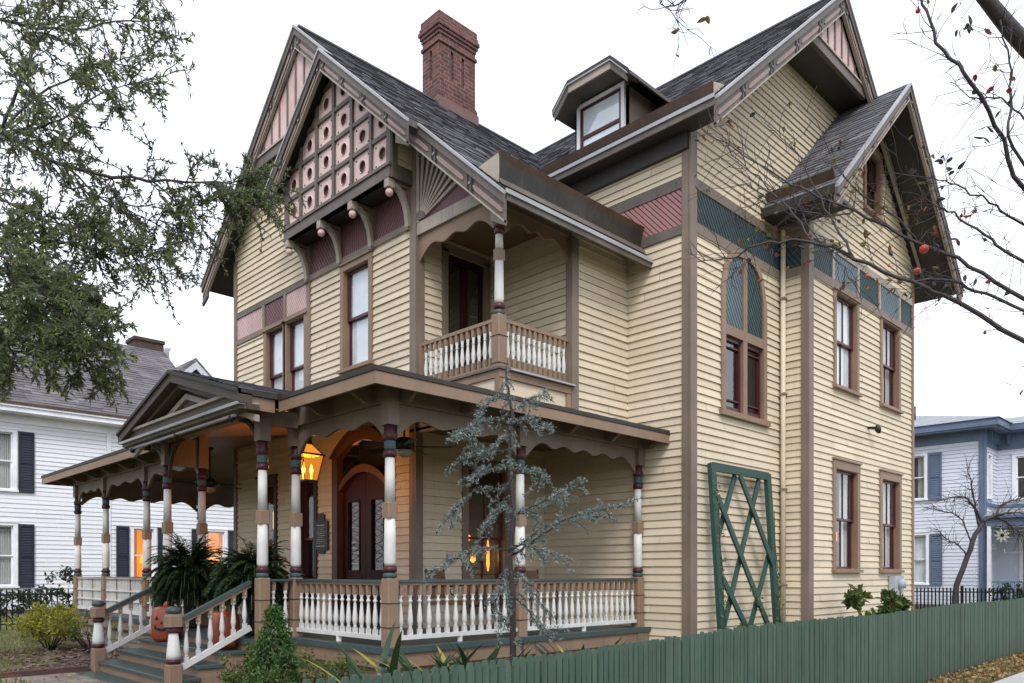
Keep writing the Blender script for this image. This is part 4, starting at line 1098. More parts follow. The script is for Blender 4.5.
# ================================================================== PORCH (part of the house)
ZP = .86; PX, PY, PN = 5.30, 7.40, 19.5       # post lines
EX, EY, EN = 4.73, 6.87, 20.1                 # eaves
def zP(d): return 3.93 + .18 * d
b = MB()
for x0, x1, y0, y1 in ((5.12, XF, 7.22, 19.68), (XF, XM, 7.22, 9.56), (XF, 12, 15.8, 19.68), (4.58, 5.12, 9.34, 12.84)):
    b.box(x0, x1, y0, y1, ZP - .07, ZP, 'teal'); b.box(x0 + .03, x1 - .02, y0 + .03, y1 - .03, ZP - .24, ZP - .07, 'tan')
b.build('porch_floor', house)
b = MB()
for y0, y1 in ((7.3, 9.3), (12.9, 19.6)):
    b.box(5.2, 5.24, y0, y1, .2, ZP - .24, 'tan' if y0 < 9 else 'found')
b.box(5.2, XM, 7.3, 7.34, .2, ZP - .24, 'tan')
for y in (7.35, 9.5): b.box(5.135, 5.33, y - .112, y + .1, .2, ZP - .073, 'taupe')
for x in (7.7, 10.0): b.box(x - .1, x + .1, 7.238, 7.46, .2, ZP - .073, 'taupe')
b.box(5.2, 12, 19.5, 19.55, .2, ZP - .24, 'found')
b.build('porch_skirt', house)
# roof sheets, boarded underneath
b = MB()
hx = XF; dh = XF - EX
slab(b, [(EX, EY, zP(0)), (EX, 8.86, zP(0)), (XF, 10.48, zP(dh)), (XF, EY + dh, zP(dh))], .05, 'roof', 'ceil', 'dark'); slab(b, [(EX, 13.54, zP(0)), (EX, EN, zP(0)), (XF, EN - dh, zP(dh)), (XF, 11.92, zP(dh))], .05, 'roof', 'ceil', 'dark')
slab(b, [(EX, EY, zP(0)), (XF, EY + dh, zP(dh)), (XF, YW, zP(YW - EY)), (XF, EY, zP(0))], .05, 'roof', 'ceil', 'dark')
slab(b, [(XF, EY, zP(0)), (XF, YW, zP(YW - EY)), (XM - .02, YW, zP(YW - EY)), (XM - .02, EY, zP(0))], .05, 'roof', 'ceil', 'dark')
slab(b, [(EX, EN, zP(0)), (12, EN, zP(0)), (12, EN - dh, zP(dh)), (XF, EN - dh, zP(dh))], .05, 'roof', 'ceil', 'dark')
slab(b, [(XF, EN - dh, zP(dh)), (12, EN - dh, zP(dh)), (12, YN, zP(dh)), (XF, YN, zP(dh))], .05, 'roof', 'ceil', 'dark')
shingles(b, (EX, EY, zP(0)), (EX, 8.86, zP(0)), (XF, 10.48, zP(dh)), (XF, EY + dh, zP(dh)), 'slate'); shingles(b, (EX, EY, zP(0)), (XF, EY, zP(0)), (XF, YW, zP(YW - EY)), (EX + YW - EY, YW, zP(YW - EY)), 'slate'); shingles(b, (XF, EY, zP(0)), (XM - .02, EY, zP(0)), (XM - .02, YW, zP(YW - EY)), (XF, YW, zP(YW - EY)), 'slate')
pr_ = b.build('porch_roof', house)
b = MB(); b.box(XF, XM, YW + .01, Y1, 3.92, 3.96, 'ceil'); b.build('porch_ceiling', house)
for q, d in (((EX, EX + .03, EY, 8.98), (EX - .012, EX - .001, EY - .012, 8.98)), ((EX, EX + .03, 13.42, EN), (EX - .012, EX - .001, 13.42, EN)), ((EX + .03, XM, EY, EY + .03), (EX, XM, EY - .012, EY - .001)), ((EX + .03, 12, EN - .03, EN), None)):
    b = MB(); b.box(*q, 3.745, 3.90, 'tan'); f_ = b.build('fascia', pr_)
    if d: b = MB(); b.box(*d, 3.885, 3.938, 'dark'); b.build('roof_edging', house)
tl = []
def tail(pts, off, loc):     # shaped rafter ends under the eave
    key = 'F' if off[1] else 'S'
    src = [o_ for k_, o_ in tl if k_ == key]
    if not src:
        b = MB(); b.extr(pts, off, 'taupe'); o_ = b.build('rafter_tail', None, (0, 0, 0)); o_.parent = pr_; o_.location = Vector(loc) - root_loc(house); tl.append((key, o_))
    else: inst(src[0], Vector(loc) - root_loc(house), pr_)
for k in range(13):
    y = 7.6 + k * 1.0
    if 8.9 < y < 13.5: continue
    tail([(.04, 0, 3.84), (.55, 0, 3.90), (.55, 0, 3.74), (.38, 0, 3.70), (.2, 0, 3.79), (.04, 0, 3.77)], (0, .06, 0), (EX, y, 0))
for k in range(6):
    x = 5.4 + k * .95
    tail([(0, .04, 3.84), (0, .5, 3.90), (0, .5, 3.74), (0, .34, 3.70), (0, .2, 3.79), (0, .04, 3.77)], (.06, 0, 0), (x, EY, 0))
b = MB()
b.box(PX - .07, PX + .07, PY - .07, 9.66, 3.70, 3.95, 'taupe'); b.box(PX + .07, XM, PY - .07, PY + .07, 3.70, 3.95, 'taupe'); b.build('porch_beam', house)
b = MB(); b.box(PX - .07, PX + .07, 12.58, PN, 3.70, 3.95, 'taupe'); b.box(PX + .07, 12, PN - .07, PN + .07, 3.70, 3.95, 'taupe'); b.build('porch_beam', house)
FP, SP = ('F', PX), ('S', PY)
yposts = [7.40, 9.58, 12.66, 15.15, 17.5, 19.45]
for y in yposts: porch_post(house, PX, y)
for x in (7.45, 10.13): porch_post(house, x, PY)
for x in (8.1, 11.2): porch_post(house, x, PN - .03)
for y in (9.47, 12.70): porch_post(house, 4.76, y)
for a, c in zip(yposts, yposts[1:]):
    if a == 9.58: continue
    b = MB(); valance(b, FP, a + .09, c - .09, 3.70, 3.30, 3.54); b.build('valance', house)
for a, c in ((PX, 7.45), (7.45, 10.13)):
    b = MB(); valance(b, SP, a + .09, c - .09, 3.70, 3.30, 3.54); b.build('valance', house)
for a, c in ((PX, 8.1), (8.1, 11.2)):
    b = MB(); valance(b, ('S', PN - .03), a + .09, c - .09, 3.70, 3.26, 3.48); b.build('valance', house)
def railing(p0, p1, n):
    b = MB(); v = Vector((p1[0] - p0[0], p1[1] - p0[1], 0)).normalized()
    A, B = Vector((*p0, 0)) + v * .08, Vector((*p1, 0)) - v * .08
    up = Vector((0, 0, 1))
    b.bar(A + up * 1.625, B + up * 1.625, .10, .03, 'teal'); b.bar(A + up * 1.592, B + up * 1.592, .055, .035, 'tan'); b.bar(A + up * .955, B + up * .955, .07, .05, 'white')
    L = (B - A).length
    for k in range(1, max(2, int(L / 1.1)) ):
        q = A + v * (L * k / max(2, int(L / 1.1))); b.bar(q + up * ZP, q + up * .93, .06, .06, 'white')
    r = b.build('porch_railing', house)
    balusters(r, (A.x, A.y), (B.x, B.y), n, .98, 'p', .595)
railing((PX, 9.58), (PX, 7.40), 14)
railing((PX, PY), (7.45, PY), 14)
railing((7.45, PY), (10.13, PY), 19)
b = MB(); b.bar((4.84, 9.5, 1.625), (5.22, 9.56, 1.625), .10, .03, 'teal'); b.bar((4.84, 9.5, .955), (5.22, 9.56, .955), .07, .05, 'white'); r = b.build('porch_railing', house); balusters(r, (4.84, 9.5), (5.22, 9.56), 2, .98, 'p', .63)
def spindle_rail(a, c, axis='y'):
    b = MB(); n = int(abs(c - a) / .085)
    for k in range(n + 1):
        y = a + (c - a) * k / n
        if axis == 'y': b.box(PX - .014, PX + .014, y - .014, y + .014, 1.0, 1.60, 'tan' if k % 9 == 0 else 'white'); 
        else: b.box(y - .014, y + .014, PN - .044, PN - .016, 1.0, 1.6, 'white')
    for z, h, m_ in ((1.61, .04, 'stone'), (1.36, .03, 'white'), (1.16, .03, 'white'), (.955, .08, 'white')):
        if axis == 'y': b.box(PX - .03, PX + .03, a, c, z - h / 2, z + h / 2, m_)
        else: b.box(a, c, PN - .06, PN, z - h / 2, z + h / 2, m_)
    return b.build('spindle_railing', house)
for a, c in zip(yposts[2:], yposts[3:]): spindle_rail(a + .08, c - .08)
spindle_rail(PX + .08, 8.02, 'x'); spindle_rail(8.18, 11.1, 'x')
b = MB(); b.bar((4.84, 12.7, 1.625), (5.22, 12.67, 1.625), .10, .03, 'teal'); b.bar((4.84, 12.7, .955), (5.22, 12.67, .955), .07, .05, 'white'); r = b.build('porch_railing', house); balusters(r, (4.84, 12.7), (5.22, 12.67), 2, .98, 'p', .63)

# ---- gabled entrance bay of the porch
yc, y0_, y1_, zr, GX = 11.2, 9.03, 13.37, 4.60, 4.22
sl = (zr - 3.98) / (yc - y0_)
b = MB()
for s_, e in ((-1, y0_), (1, y1_)):
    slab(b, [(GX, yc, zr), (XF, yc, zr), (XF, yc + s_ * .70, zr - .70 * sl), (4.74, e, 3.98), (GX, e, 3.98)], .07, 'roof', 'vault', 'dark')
shingles(b, (GX + .005, y0_, 3.98), (4.74, y0_, 3.98), (4.74, yc, zr), (GX + .005, yc, zr), 'slate'); shingles(b, (4.74, y0_, 3.98), (XF, yc - .70, zr - .70 * sl), (XF, yc, zr), (4.74, yc, zr), 'slate')
en = b.build('entrance_gable', house)
FG = ('F', 4.50)
b = MB()
bead(b, FG, [(9.75, 4.0), (12.65, 4.0), (yc, 4.0 + 1.45 * sl)], math.pi / 2 * 0, .06, .0, 'umber'); b.build('pediment_panel', en)
b = MB()
for s_ in (-1, 1):
    e = y0_ if s_ < 0 else y1_
    for (d0_, d1_, w0, w1, mt) in ((0.0, .05, .24, .30, 'dark'), (.05, .17, .10, .27, 'umber'), (.17, .24, .0, .16, 'umber'), (.30, .38, .0, .05, 'stone')):
        prism(b, FG, [(yc, zr - d0_), (e, 3.98 - d0_), (e, 3.98 - d1_), (yc, zr - d1_)], w0, w1, mt)
prism(b, FG, [(y0_ + .14, 3.955), (y1_ - .14, 3.955), (y1_ - .14, 3.995), (y0_ + .14, 3.995)], .0, .23, 'stone')
rect(b, FG, y0_ + .06, y1_ - .06, 3.83, 3.954, .0, .19, 'umber'); rect(b, FG, y0_ + .02, y1_ - .02, 3.79, 3.829, .0, .27, 'offwhite'); rect(b, FG, y0_ + .05, y1_ - .05, 3.75, 3.789, .0, .22, 'greywood')
rect(b, ('S', y0_ + .03), 4.32, 4.72, 3.745, 3.905, -.03, .0, 'tan'); rect(b, ('N', y1_ - .03), 4.32, 4.72, 3.745, 3.905, -.03, .0, 'tan')
b.build('pediment_trim', en)
b = MB()
b.tube([(4.32, y0_ + .3, 3.70), (4.32, y1_ - .3, 3.70)], .022, 'offwhite', 8)
rd = b.build('awning_rod', en)
for y in (y0_ + .4, yc, y1_ - .4): b = MB(); b.ball((4.32, y, 3.67), .045, 'iron', 8); b.build('bracket_knob', en)
b = MB()
b = MB()
b.box(4.69, 4.83, 9.40, 12.77, 3.80, 3.90, 'taupe'); b.box(4.83, PX - .07, 9.40, 9.54, 3.66, 3.86, 'taupe'); b.box(4.83, PX - .07, 12.63, 12.77, 3.45, 3.90, 'taupe')
b.build('entrance_beam', en)
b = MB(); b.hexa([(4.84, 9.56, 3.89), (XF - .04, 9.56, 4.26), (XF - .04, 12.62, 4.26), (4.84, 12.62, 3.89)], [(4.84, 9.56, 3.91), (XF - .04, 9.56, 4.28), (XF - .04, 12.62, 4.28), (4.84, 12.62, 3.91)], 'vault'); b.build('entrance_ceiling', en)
for (y, s_) in ((9.56, 1), (12.61, -1)):      # quarter round fretwork brackets
    b = MB(); n = 10; r_ = .55
    pts = [(y + s_ * r_ * (1 - math.cos(math.pi / 2 * k / n)), 3.80 - r_ + r_ * math.sin(math.pi / 2 * k / n)) for k in range(n + 1)]
    for (pa, za), (pb, zb_) in zip(pts, pts[1:]): b.bar((4.76, pa, za), (4.76, pb, zb_), .05, .05, 'dark', up=(1, 0, 0))
    for k in range(2, n, 2): b.bar((4.76, pts[k][0], pts[k][1]), (4.76, y, 3.78), .02, .02, 'dark', up=(1, 0, 0))
    b.build('fretwork_bracket', en)
    if s_ > 0: continue
    b = MB(); pts = [(y - s_ * .17 - s_ * r_ * (1 - math.cos(math.pi / 2 * k / n)), 3.80 - r_ + r_ * math.sin(math.pi / 2 * k / n)) for k in range(n + 1)]
    for (pa, za), (pb, zb_) in zip(pts, pts[1:]): b.bar((4.76, pa, za), (4.76, pb, zb_), .05, .05, 'taupe', up=(1, 0, 0))
    b.build('fretwork_bracket', en)
# ---- steps
b = MB(); ys0, ys1 = 9.62, 12.60
for k in range(4):
    zt_ = ZP - .15 * (k + 1); x1 = 4.60 - .30 * k; x0 = x1 - .30
    b.cbox(x0 - .03, x1 + .02, ys0, ys1, zt_ - .045, zt_, 'teal', .01); b.box(x0, x0 + .30, ys0 + .03, ys1 - .03, .15, zt_ - .046, 'tan')
b.build('porch_steps', house)
for y in (9.68, 12.56):
    b = MB(); x = 3.70; s = .085
    b.cbox(x - s, x + s, y - s, y + s, .2, .60, 'tan', .012)
    nw = b.build('newel_post', house)
    q = MB(); q.cbox(x - s - .01, x + s + .01, y - s - .01, y + s + .01, 1.06, 1.22, 'tan', .03); q.build('head_block', nw)
    q = MB(); q.lathe(x, y, [(.085, .66), (.082, .72), (.055, .98)], 'white', 14); q.build('shaft', nw)
    q = MB(); q.lathe(x, y, [(.07, .60), (.09, .62), (.09, .655), (.07, .665)], 'ringmaroon', 14); q.build('base_ring', nw)
    q = MB(); q.lathe(x, y, [(.055, .98), (.08, .995), (.08, 1.03), (.06, 1.06)], 'ringmaroon', 14); q.build('neck_ring', nw)
    q = MB(); q.lathe(x, y, [(.05, 1.22), (.092, 1.235), (.092, 1.275), (.07, 1.30), (.03, 1.31)], 'teal', 14); q.build('newel_cap', nw)
    b = MB(); A, B = Vector((3.78, y, 1.14)), Vector((4.69, y, 1.60))
    b.bar(A, B, .085, .045, 'teal'); b.bar(A - Vector((0, 0, .60)), B - Vector((0, 0, .60)), .06, .07, 'white'); b.bar(A - Vector((0, 0, .045)), B - Vector((0, 0, .045)), .05, .04, 'tan')
    r = b.build('step_railing', house)
    balusters(r, (A.x, A.y, A.z), (B.x, B.y, B.z), 6, A.z - .57, 'p', .52)

# ================================================================== THINGS ON AND AROUND THE PORCH
lx, ly, lz = 6.27, 10.97, 3.16
ln = thing('hanging_lantern', (lx, ly, lz), 'glowing copper gas lantern hanging in front of the arched entrance door', 'lantern')
b = MB(); h = .42
for sx in (-1, 1):
    for sy in (-1, 1): b.bar((lx + sx * .115, ly + sy * .115, lz + .03), (lx + sx * .185, ly + sy * .185, lz + h), .016, .016, 'bronze')
b.box(lx - .1, lx + .1, ly - .1, ly + .1, lz, lz + .03, 'bronze')
for i in range(4):
    a = math.pi / 4 + i * math.pi / 2; c = a + math.pi / 2
    b.bar((lx + .275 * math.cos(a), ly + .275 * math.sin(a), lz + h), (lx + .275 * math.cos(c), ly + .275 * math.sin(c), lz + h), .03, .03, 'bronze')
    b.bar((lx + .26 * math.cos(a), ly + .26 * math.sin(a), lz + h), (lx + .07 * math.cos(a), ly + .07 * math.sin(a), lz + h + .18), .016, .016, 'bronze')
b.lathe(lx, ly, [(.075, lz + h + .17), (.085, lz + h + .19), (.06, lz + h + .25), (.08, lz + h + .27), (.02, lz + h + .33)], 'bronze', 10)
b.build('frame', ln)
b = MB(); b.tube([(lx, ly, lz + h + .33), (lx, ly, 4.35)], .010, 'bronze', 6); b.build('rod', ln)
b = MB()
for i in range(4):
    a = math.pi / 4 + i * math.pi / 2; c = a + math.pi / 2
    f = lambda r, t, z: (lx + r * math.cos(t), ly + r * math.sin(t), z)
    b.poly([f(.16, a, lz + .03), f(.16, c, lz + .03), f(.255, c, lz + h), f(.255, a, lz + h)], 'amberglass'); b.poly([f(.255, a, lz + h), f(.255, c, lz + h), f(.07, c, lz + h + .18), f(.07, a, lz + h + .18)], 'lampglass')
b.build('pane', ln)
for d in (-.045, .045):
    b = MB(); b.lathe(lx + d, ly - d, [(.010, lz + .05), (.010, lz + .12), (.03, lz + .17), (.022, lz + .22), (.004, lz + .28)], 'flame', 8); b.build('flame', ln)

pl = MB()
pu, pz = 12.28, 2.43
o = [(pu - .23, pz - .30), (pu + .23, pz - .30), (pu + .23, pz + .22), (pu + .12, pz + .24), (pu + .11, pz + .33), (pu + .05, pz + .36), (pu - .05, pz + .36), (pu - .11, pz + .33), (pu - .12, pz + .24), (pu - .23, pz + .22)]
prism(pl, F1, [(pu - .10, pz - .36), (pu + .10, pz - .36), (pu + .13, pz - .30), (pu - .13, pz - .30)], .03, .05, 'iron')
prism(pl, F1, o, .03, .055, 'iron')
plq = thing('wall_plaque', (XF - .03, pu, pz), 'black cast metal history plaque with a stepped top beside the entrance door', 'plaque')
pl.build('plate', plq)
b = MB()
rect(b, F1, pu - .13, pu + .13, pz + .135, pz + .155, .055, .061, 'meter'); rect(b, F1, pu - .15, pu + .15, pz - .235, pz - .22, .055, .061, 'meter')
for k in range(9):
    z = pz + .09 - k * .034; n = 7
    for j in range(n):
        a = pu - .14 + .28 * j / n; 
        if R() < .9: rect(b, F1, a + .004, a + .28 / n * U(.5, .9), z, z + .012, .055, .059, 'meter')
b.build('raised_lettering', plq)

def fan(x, y, z, zc, rot, label):
    t = thing('ceiling_fan', (x, y, z), label, 'ceiling fan', 'ceiling fans under the porch roof')
    b = MB(); b.lathe(x, y, [(.05, z - .02), (.13, z + .0), (.14, z + .08), (.10, z + .14), (.03, z + .16)], 'iron', 16); b.build('motor', t)
    b = MB(); b.tube([(x, y, z + .15), (x, y, zc)], .014, 'iron', 8); b.lathe(x, y, [(.03, zc - .06), (.07, zc - .02), (.07, zc)], 'iron', 12); b.build('downrod', t)
    b = MB(); b.lathe(x, y, [(.02, z - .12), (.09, z - .09), (.115, z - .03), (.10, z - .02)], 'stone', 16); b.build('light_bowl', t)
    for k in range(5):
        a = rot + k * 2 * math.pi / 5; d = Vector((math.cos(a), math.sin(a), 0)); n = Vector((-d.y, d.x, 0)); c = Vector((x, y, z + .02))
        b = MB(); b.hexa([c + d * .13 - n * .02, c + d * .13 + n * .02, c + d * .3 + n * .02, c + d * .3 - n * .02], [c + d * .13 - n * .02 + Vector((0, 0, .01)), c + d * .13 + n * .02 + Vector((0, 0, .01)), c + d * .3 + n * .02 + Vector((0, 0, .01)), c + d * .3 - n * .02 + Vector((0, 0, .01))], 'iron')
        tilt = Vector((0, 0, .015)); th = Vector((0, 0, .008))
        lo = [c + d * .26 - n * .055 - tilt, c + d * .26 + n * .055 + tilt, c + d * .66 + n * .068 + tilt, c + d * .66 - n * .068 - tilt]
        b.hexa(lo, [p + th for p in lo], 'iron'); b.build('blade', t)
    return t
fan(6.36, 8.55, 3.42, 4.13, .5, 'black ceiling fan with a pale bowl light behind the near corner porch post')
fan(6.2, 14.45, 3.36, 4.1, .2, 'black ceiling fan in the far wing of the porch beyond the entrance gable')

def pumpkin(x, y, z, hgt, r, face, label):
    t = thing('pumpkin_jar', (x, y, z), label, 'pumpkin', 'pottery pumpkins on the porch steps')
    n = 40; b = MB(); prev = None
    prof = [(.55, 0), (.86, .03), (.97, .12), (1.0, .35), (.99, .65), (.93, .86), (.75, .96), (.45, 1.0), (.2, .98)]
    for q, (rr, zz) in enumerate(prof):
        i = b.ring([(x + r * rr * (1 - .055 * abs(math.sin(5 * a)) ** .5) * math.cos(a), y + r * rr * (1 - .055 * abs(math.sin(5 * a)) ** .5) * math.sin(a), z + hgt * zz) for a in [2 * math.pi * k / n for k in range(n)]])
        if prev is not None:
            for k in range(n): b.face((prev + k, prev + (k + 1) % n, i + (k + 1) % n, i + k), 'pumpkin', True)
        else: b.face([i + k for k in reversed(range(n))], 'pumpkin')
        prev = i
    b.face([prev + k for k in range(n)], 'pumpkin'); b.build('body', t)
    b = MB(); b.tube([(x, y, z + hgt * .97), (x, y, z + hgt * 1.05), (x + .02, y - .03, z + hgt * 1.12)], [.05, .035, .03], 'pumpkin', 8); b.build('stem', t)
    if face is not None:
        b = MB(); fw = Vector((math.cos(face), math.sin(face), 0)); sd = Vector((-fw.y, fw.x, 0)); c = Vector((x, y, z)) + fw * (r * .955)
        def cut(pts):
            ps = []
            for a, h_ in pts:
                ang = a / r; ps.append(Vector((x, y, z + h_ * hgt)) + (fw * math.cos(ang) + sd * math.sin(ang)) * (r * 1.004))
            b.extr(ps, fw * -.03, 'black')
        s = r * .9
        cut([(-.55 * s, .62), (-.22 * s, .62), (-.36 * s, .74)]); cut([(.55 * s, .62), (.22 * s, .62), (.36 * s, .74)]); cut([(-.08 * s, .50), (.08 * s, .50), (0, .58)])
        for k in range(6):
            a0, a1 = -.6 + .2 * k, -.6 + .2 * (k + 1); g = lambda a: .30 + .14 * a * a * 1.6
            cut([(a0 * s, g(a0)), (a1 * s, g(a1)), (a1 * s, g(a1) + .06 + (.03 if k % 2 else 0)), (a0 * s, g(a0) + .06 + (0 if k % 2 else .03))])
        b.build('carved_face', t)
    return t
pumpkin(4.40, 11.80, .71, .52, .21, math.radians(232), 'orange pottery jack-o-lantern with a cut smiling face, on the open side of the steps')
pumpkin(4.50, 10.02, .71, .50, .20, None, 'orange pottery pumpkin standing behind the white balusters of the step rail')

# ---- foliage helpers
def leaf(b, p, d, n, L, W, mat, fold=.25):
    """one leaf: a folded diamond from p along d"""
    d = Vector(d).normalized(); s = d.cross(Vector(n)); s = s.normalized() if s.length > 1e-4 else d.orthogonal().normalized()
    up = s.cross(d); p = Vector(p); m = p + d * (L * .45) - up * (W * fold); t = p + d * L
    i = len(b.v); b.v += [tuple(p), tuple(p + d * (L * .42) + s * W / 2 + up * W * fold * .4), tuple(t), tuple(p + d * (L * .42) - s * W / 2 + up * W * fold * .4)]
    b.face((i, i + 1, i + 2), mat); b.face((i, i + 2, i + 3), mat)
def oval(b, p, d, n, L, W, mat, fold=.22):
    """broader leaf: two curved halves either side of a drooping midrib"""
    d = Vector(d).normalized(); s = d.cross(Vector(n)); s = s.normalized() if s.length > 1e-4 else d.orthogonal().normalized()
    up = s.cross(d); p = Vector(p); sh = ((0, 0), (.18, .36), (.42, .50), (.68, .40), (.88, .16), (1, 0)); i = len(b.v); k = U(-.1, .25)
    mid = [p + d * (L * t) - up * (L * k * t * t) for t, h in sh]
    b.v += [tuple(q) for q in mid]
    for sg in (1, -1):
        j = len(b.v); b.v += [tuple(mid[q] + s * sg * W * sh[q][1] + up * W * fold * sh[q][1] * 2) for q in range(1, 5)]
        b.face((i, i + 1, j), mat, True)
        for q in range(3): b.face((i + 1 + q, i + 2 + q, j + q + 1, j + q), mat, True)
        b.face((i + 4, i + 5, j + 3), mat, True)
def rdir(zb=0.0):
    while True:
        v = Vector((U(-1, 1), U(-1, 1), U(-1, 1)))
        if .05 < v.length < 1: v.normalize(); v.z += zb; return v.normalized()
def fern(x, y, zp, zc, rad, label):
    t = thing('potted_fern', (x, y, zp), label, 'fern', 'ferns flanking the entrance steps')
    b = MB(); b.lathe(x, y, [(.13, zp), (.15, zp + .03), (.09, zp + .12), (.09, zc - zp > .5 and zc - .42 or zp + .2), (.2, zc - .25), (.23, zc - .05), (.21, zc - .04)], 'iron', 14); b.build('urn', t)
    b = MB()
    for k in range(400):
        a = U(0, 2 * math.pi); el = U(-.2, 1.5); L = rad * U(.55, 1.0); p = Vector((x, y, zc - .03)) + Vector((math.cos(a), math.sin(a), 0)) * U(0, .1)
        d = Vector((math.cos(a) * math.cos(el), math.sin(a) * math.cos(el), math.sin(el))); n = 13; prev = p
        for j in range(n):
            tt = j / n; d = (d + Vector((0, 0, -.14 - .10 * tt))).normalized(); nx = prev + d * (L / n)
            w = rad * .13 * math.sin(math.pi * min(1, .12 + tt * .88)) + .01
            side = d.cross(Vector((0, 0, 1))).normalized()
            b.bar(prev, nx, .006, .006, 'fern')
            for s_ in (-1, 1):
                for q in (0, .5): leaf(b, prev + (nx - prev) * q, side * s_ + d * .45 + Vector((0, 0, U(-.25, .1))), (0, 0, 1), w * U(.8, 1.2), .05, 'fern', .1)
            prev = nx
    b.build('fronds', t); return t
fern(4.90, 12.16, ZP, 1.70, .84, 'large dark green fern spilling over above the smiling pumpkin')
fern(4.98, 10.18, ZP, 1.66, .76, 'large dark green fern standing beside the step rail newel and entrance post')

def iron_chair(x, y, rot, label):
    t = thing('porch_chair', (x, y, ZP), label, 'chair', 'chairs on the side porch')
    c, s = math.cos(rot), math.sin(rot)
    f = lambda u, v, z: (x + c * u - s * v, y + s * u + c * v, ZP + z)
    b = MB()
    for u in (-.24, .24): b.tube([f(u, .22, 0), f(u, .22, .42)], .013, 'iron', 6); b.tube([f(u, -.24, 0), f(u, -.22, .42), f(u, -.28, .92)], .013, 'iron', 6)
    b.build('frame', t)
    for u in (-.29, .29):
        b = MB(); pts = [f(u, -.24, .66), f(u, 0, .68), f(u, .20, .70)] + [f(u, .20 + .07 * math.sin(a), .63 + .07 * math.cos(a)) for a in [k * .7 for k in range(8)]]
        b.tube(pts, .014, 'iron', 6); b.tube([f(u * .84, .2, .42), f(u, .22, .60)], .011, 'iron', 6); b.build('arm', t)
    b = MB(); b.hexa([f(-.26, -.24, .42), f(.26, -.24, .42), f(.26, .25, .42), f(-.26, .25, .42)], [f(-.26, -.24, .47), f(.26, -.24, .47), f(.26, .25, .47), f(-.26, .25, .47)], 'wicker'); b.build('seat', t)
    b = MB(); b.hexa([f(-.25, -.23, .5), f(.25, -.23, .5), f(.25, -.20, .5), f(-.25, -.20, .5)], [f(-.25, -.30, .90), f(.25, -.30, .90), f(.25, -.27, .90), f(-.25, -.27, .90)], 'wicker'); b.build('backrest', t)
iron_chair(7.0, 8.3, math.radians(200), 'wrought iron chair with a brown seat, between the corner post and the cedar')
iron_chair(8.7, 8.3, math.radians(170), 'wrought iron chair with a brown seat, behind the far porch rail beyond the cedar')

# ---- trellis leaning on the side wall
tr = thing('garden_trellis', (11.5, 6.25, GZ), 'dark green wooden trellis with crossed laths leaning against the side wall', 'trellis')
def T(u, v, w=0):  # u 0..1, v 0..1
    x = 10.62 + (1.80) * u; return Vector((x, 6.16 + .20 * v - w, .45 + 2.97 * v))
b = MB()
for u in (0, 1): b.bar(T(u, 0), T(u, 1), .14, .07, 'trellisgreen', up=(0, 1, 0))
b.bar(T(0, .985), T(1, .985), .07, .13, 'trellisgreen'); b.bar(T(0, .01), T(1, .01), .07, .1, 'trellisgreen'); b.build('frame', tr)
b = MB()
for i, (p, q) in enumerate((((.04, .83), (.92, 0.02)), ((.04, .40), (.55, .02)), ((.45, .96), (.97, .48)), ((.04, .60), (.42, .96)), ((.04, .12), (.86, .96)), ((.40, .02), (.97, .54)))):
    w = .03 if i < 3 else -.03
    A_, B_ = T(*p, w), T(*q, w)
    if i in (0, 3, 4): pass
    b.bar(A_, B_, .10, .035, 'trellisgreen', up=(0, 1, 0))
b.build('lath', tr)

# ================================================================== GROUND
def gh(x, y):
    t = min(1, max(0, (y - 4.0) / 1.6)); t = t * t * (3 - 2 * t); 
    return GZ * t
def lawn_mat():
    m, nt, bs = new_mat('lawn')
    v = mapped(nt, (1, 1, 1)); f = noise(nt, v, .9, 8, .65); f2 = noise(nt, v, 18, 6, .7)
    a = mixc(nt, ramp(nt, f, .35, .65), (.085, .10, .028), (.17, .15, .065)); a = mixc(nt, ramp(nt, f2, .4, .75), a, (.12, .085, .05))
    nt.links.new(a, bs.inputs['Base Color']); bs.inputs['Roughness'].default_value = .95; bump(nt, bs, f2, .8, .05); return m
M['lawn'] = lawn_mat()
def mulch_mat():
    m, nt, bs = new_mat('mulch'); v = mapped(nt, (1, 1, 1)); f = noise(nt, v, 30, 6, .75)
    a = mixc(nt, ramp(nt, f, .35, .7), (.055, .032, .026), (.17, .115, .09)); nt.links.new(a, bs.inputs['Base Color']); bs.inputs['Roughness'].default_value = .95; bump(nt, bs, f, 1, .06); return m
M['mulch'] = mulch_mat()
b = MB()
xs = [-900, -200, -60, -20] + [-10 + k * 2.5 for k in range(29)] + [80, 200, 900]
ys = [-900, -100, -20, 0, 2, 3.2, 3.8] + [4.0 + .2 * k for k in range(9)] + [6.5, 8, 12, 20, 40, 80, 200, 900]
idx = {}
for i, x in enumerate(xs):
    for j, y in enumerate(ys): idx[i, j] = len(b.v); b.v.append((x, y, gh(x, y)))
for i in range(len(xs) - 1):
    for j in range(len(ys) - 1): b.face((idx[i, j], idx[i + 1, j], idx[i + 1, j + 1], idx[i, j + 1]), 'lawn', True)
kind(b.build('ground'), 'structure')
b = MB()
for k in range(60): b.box(-20 + k * 1.5, -20 + k * 1.5 + 1.488, 0.9, 3.28, -.03, .025, 'concrete')
kind(b.build('sidewalk'), 'structure')
b = MB()       # mulch beds: left of the steps and along the porch
for pts in ([(2.2, 12.75), (3.65, 12.75), (5.2, 12.85), (5.2, 19.6), (4.2, 19.6), (4.3, 16.6), (3.5, 14.0), (2.7, 13.6)], [(3.4, 9.5), (3.5, 6.9), (5.0, 5.4), (10.2, 5.2), (10.2, 7.3), (5.2, 7.3), (5.2, 9.5)], [(10.2, 4.6), (19, 4.6), (19, 6.4), (10.2, 6.4)]):
    b.poly([(x, y, gh(x, y) + .012) for x, y in pts], 'mulch')
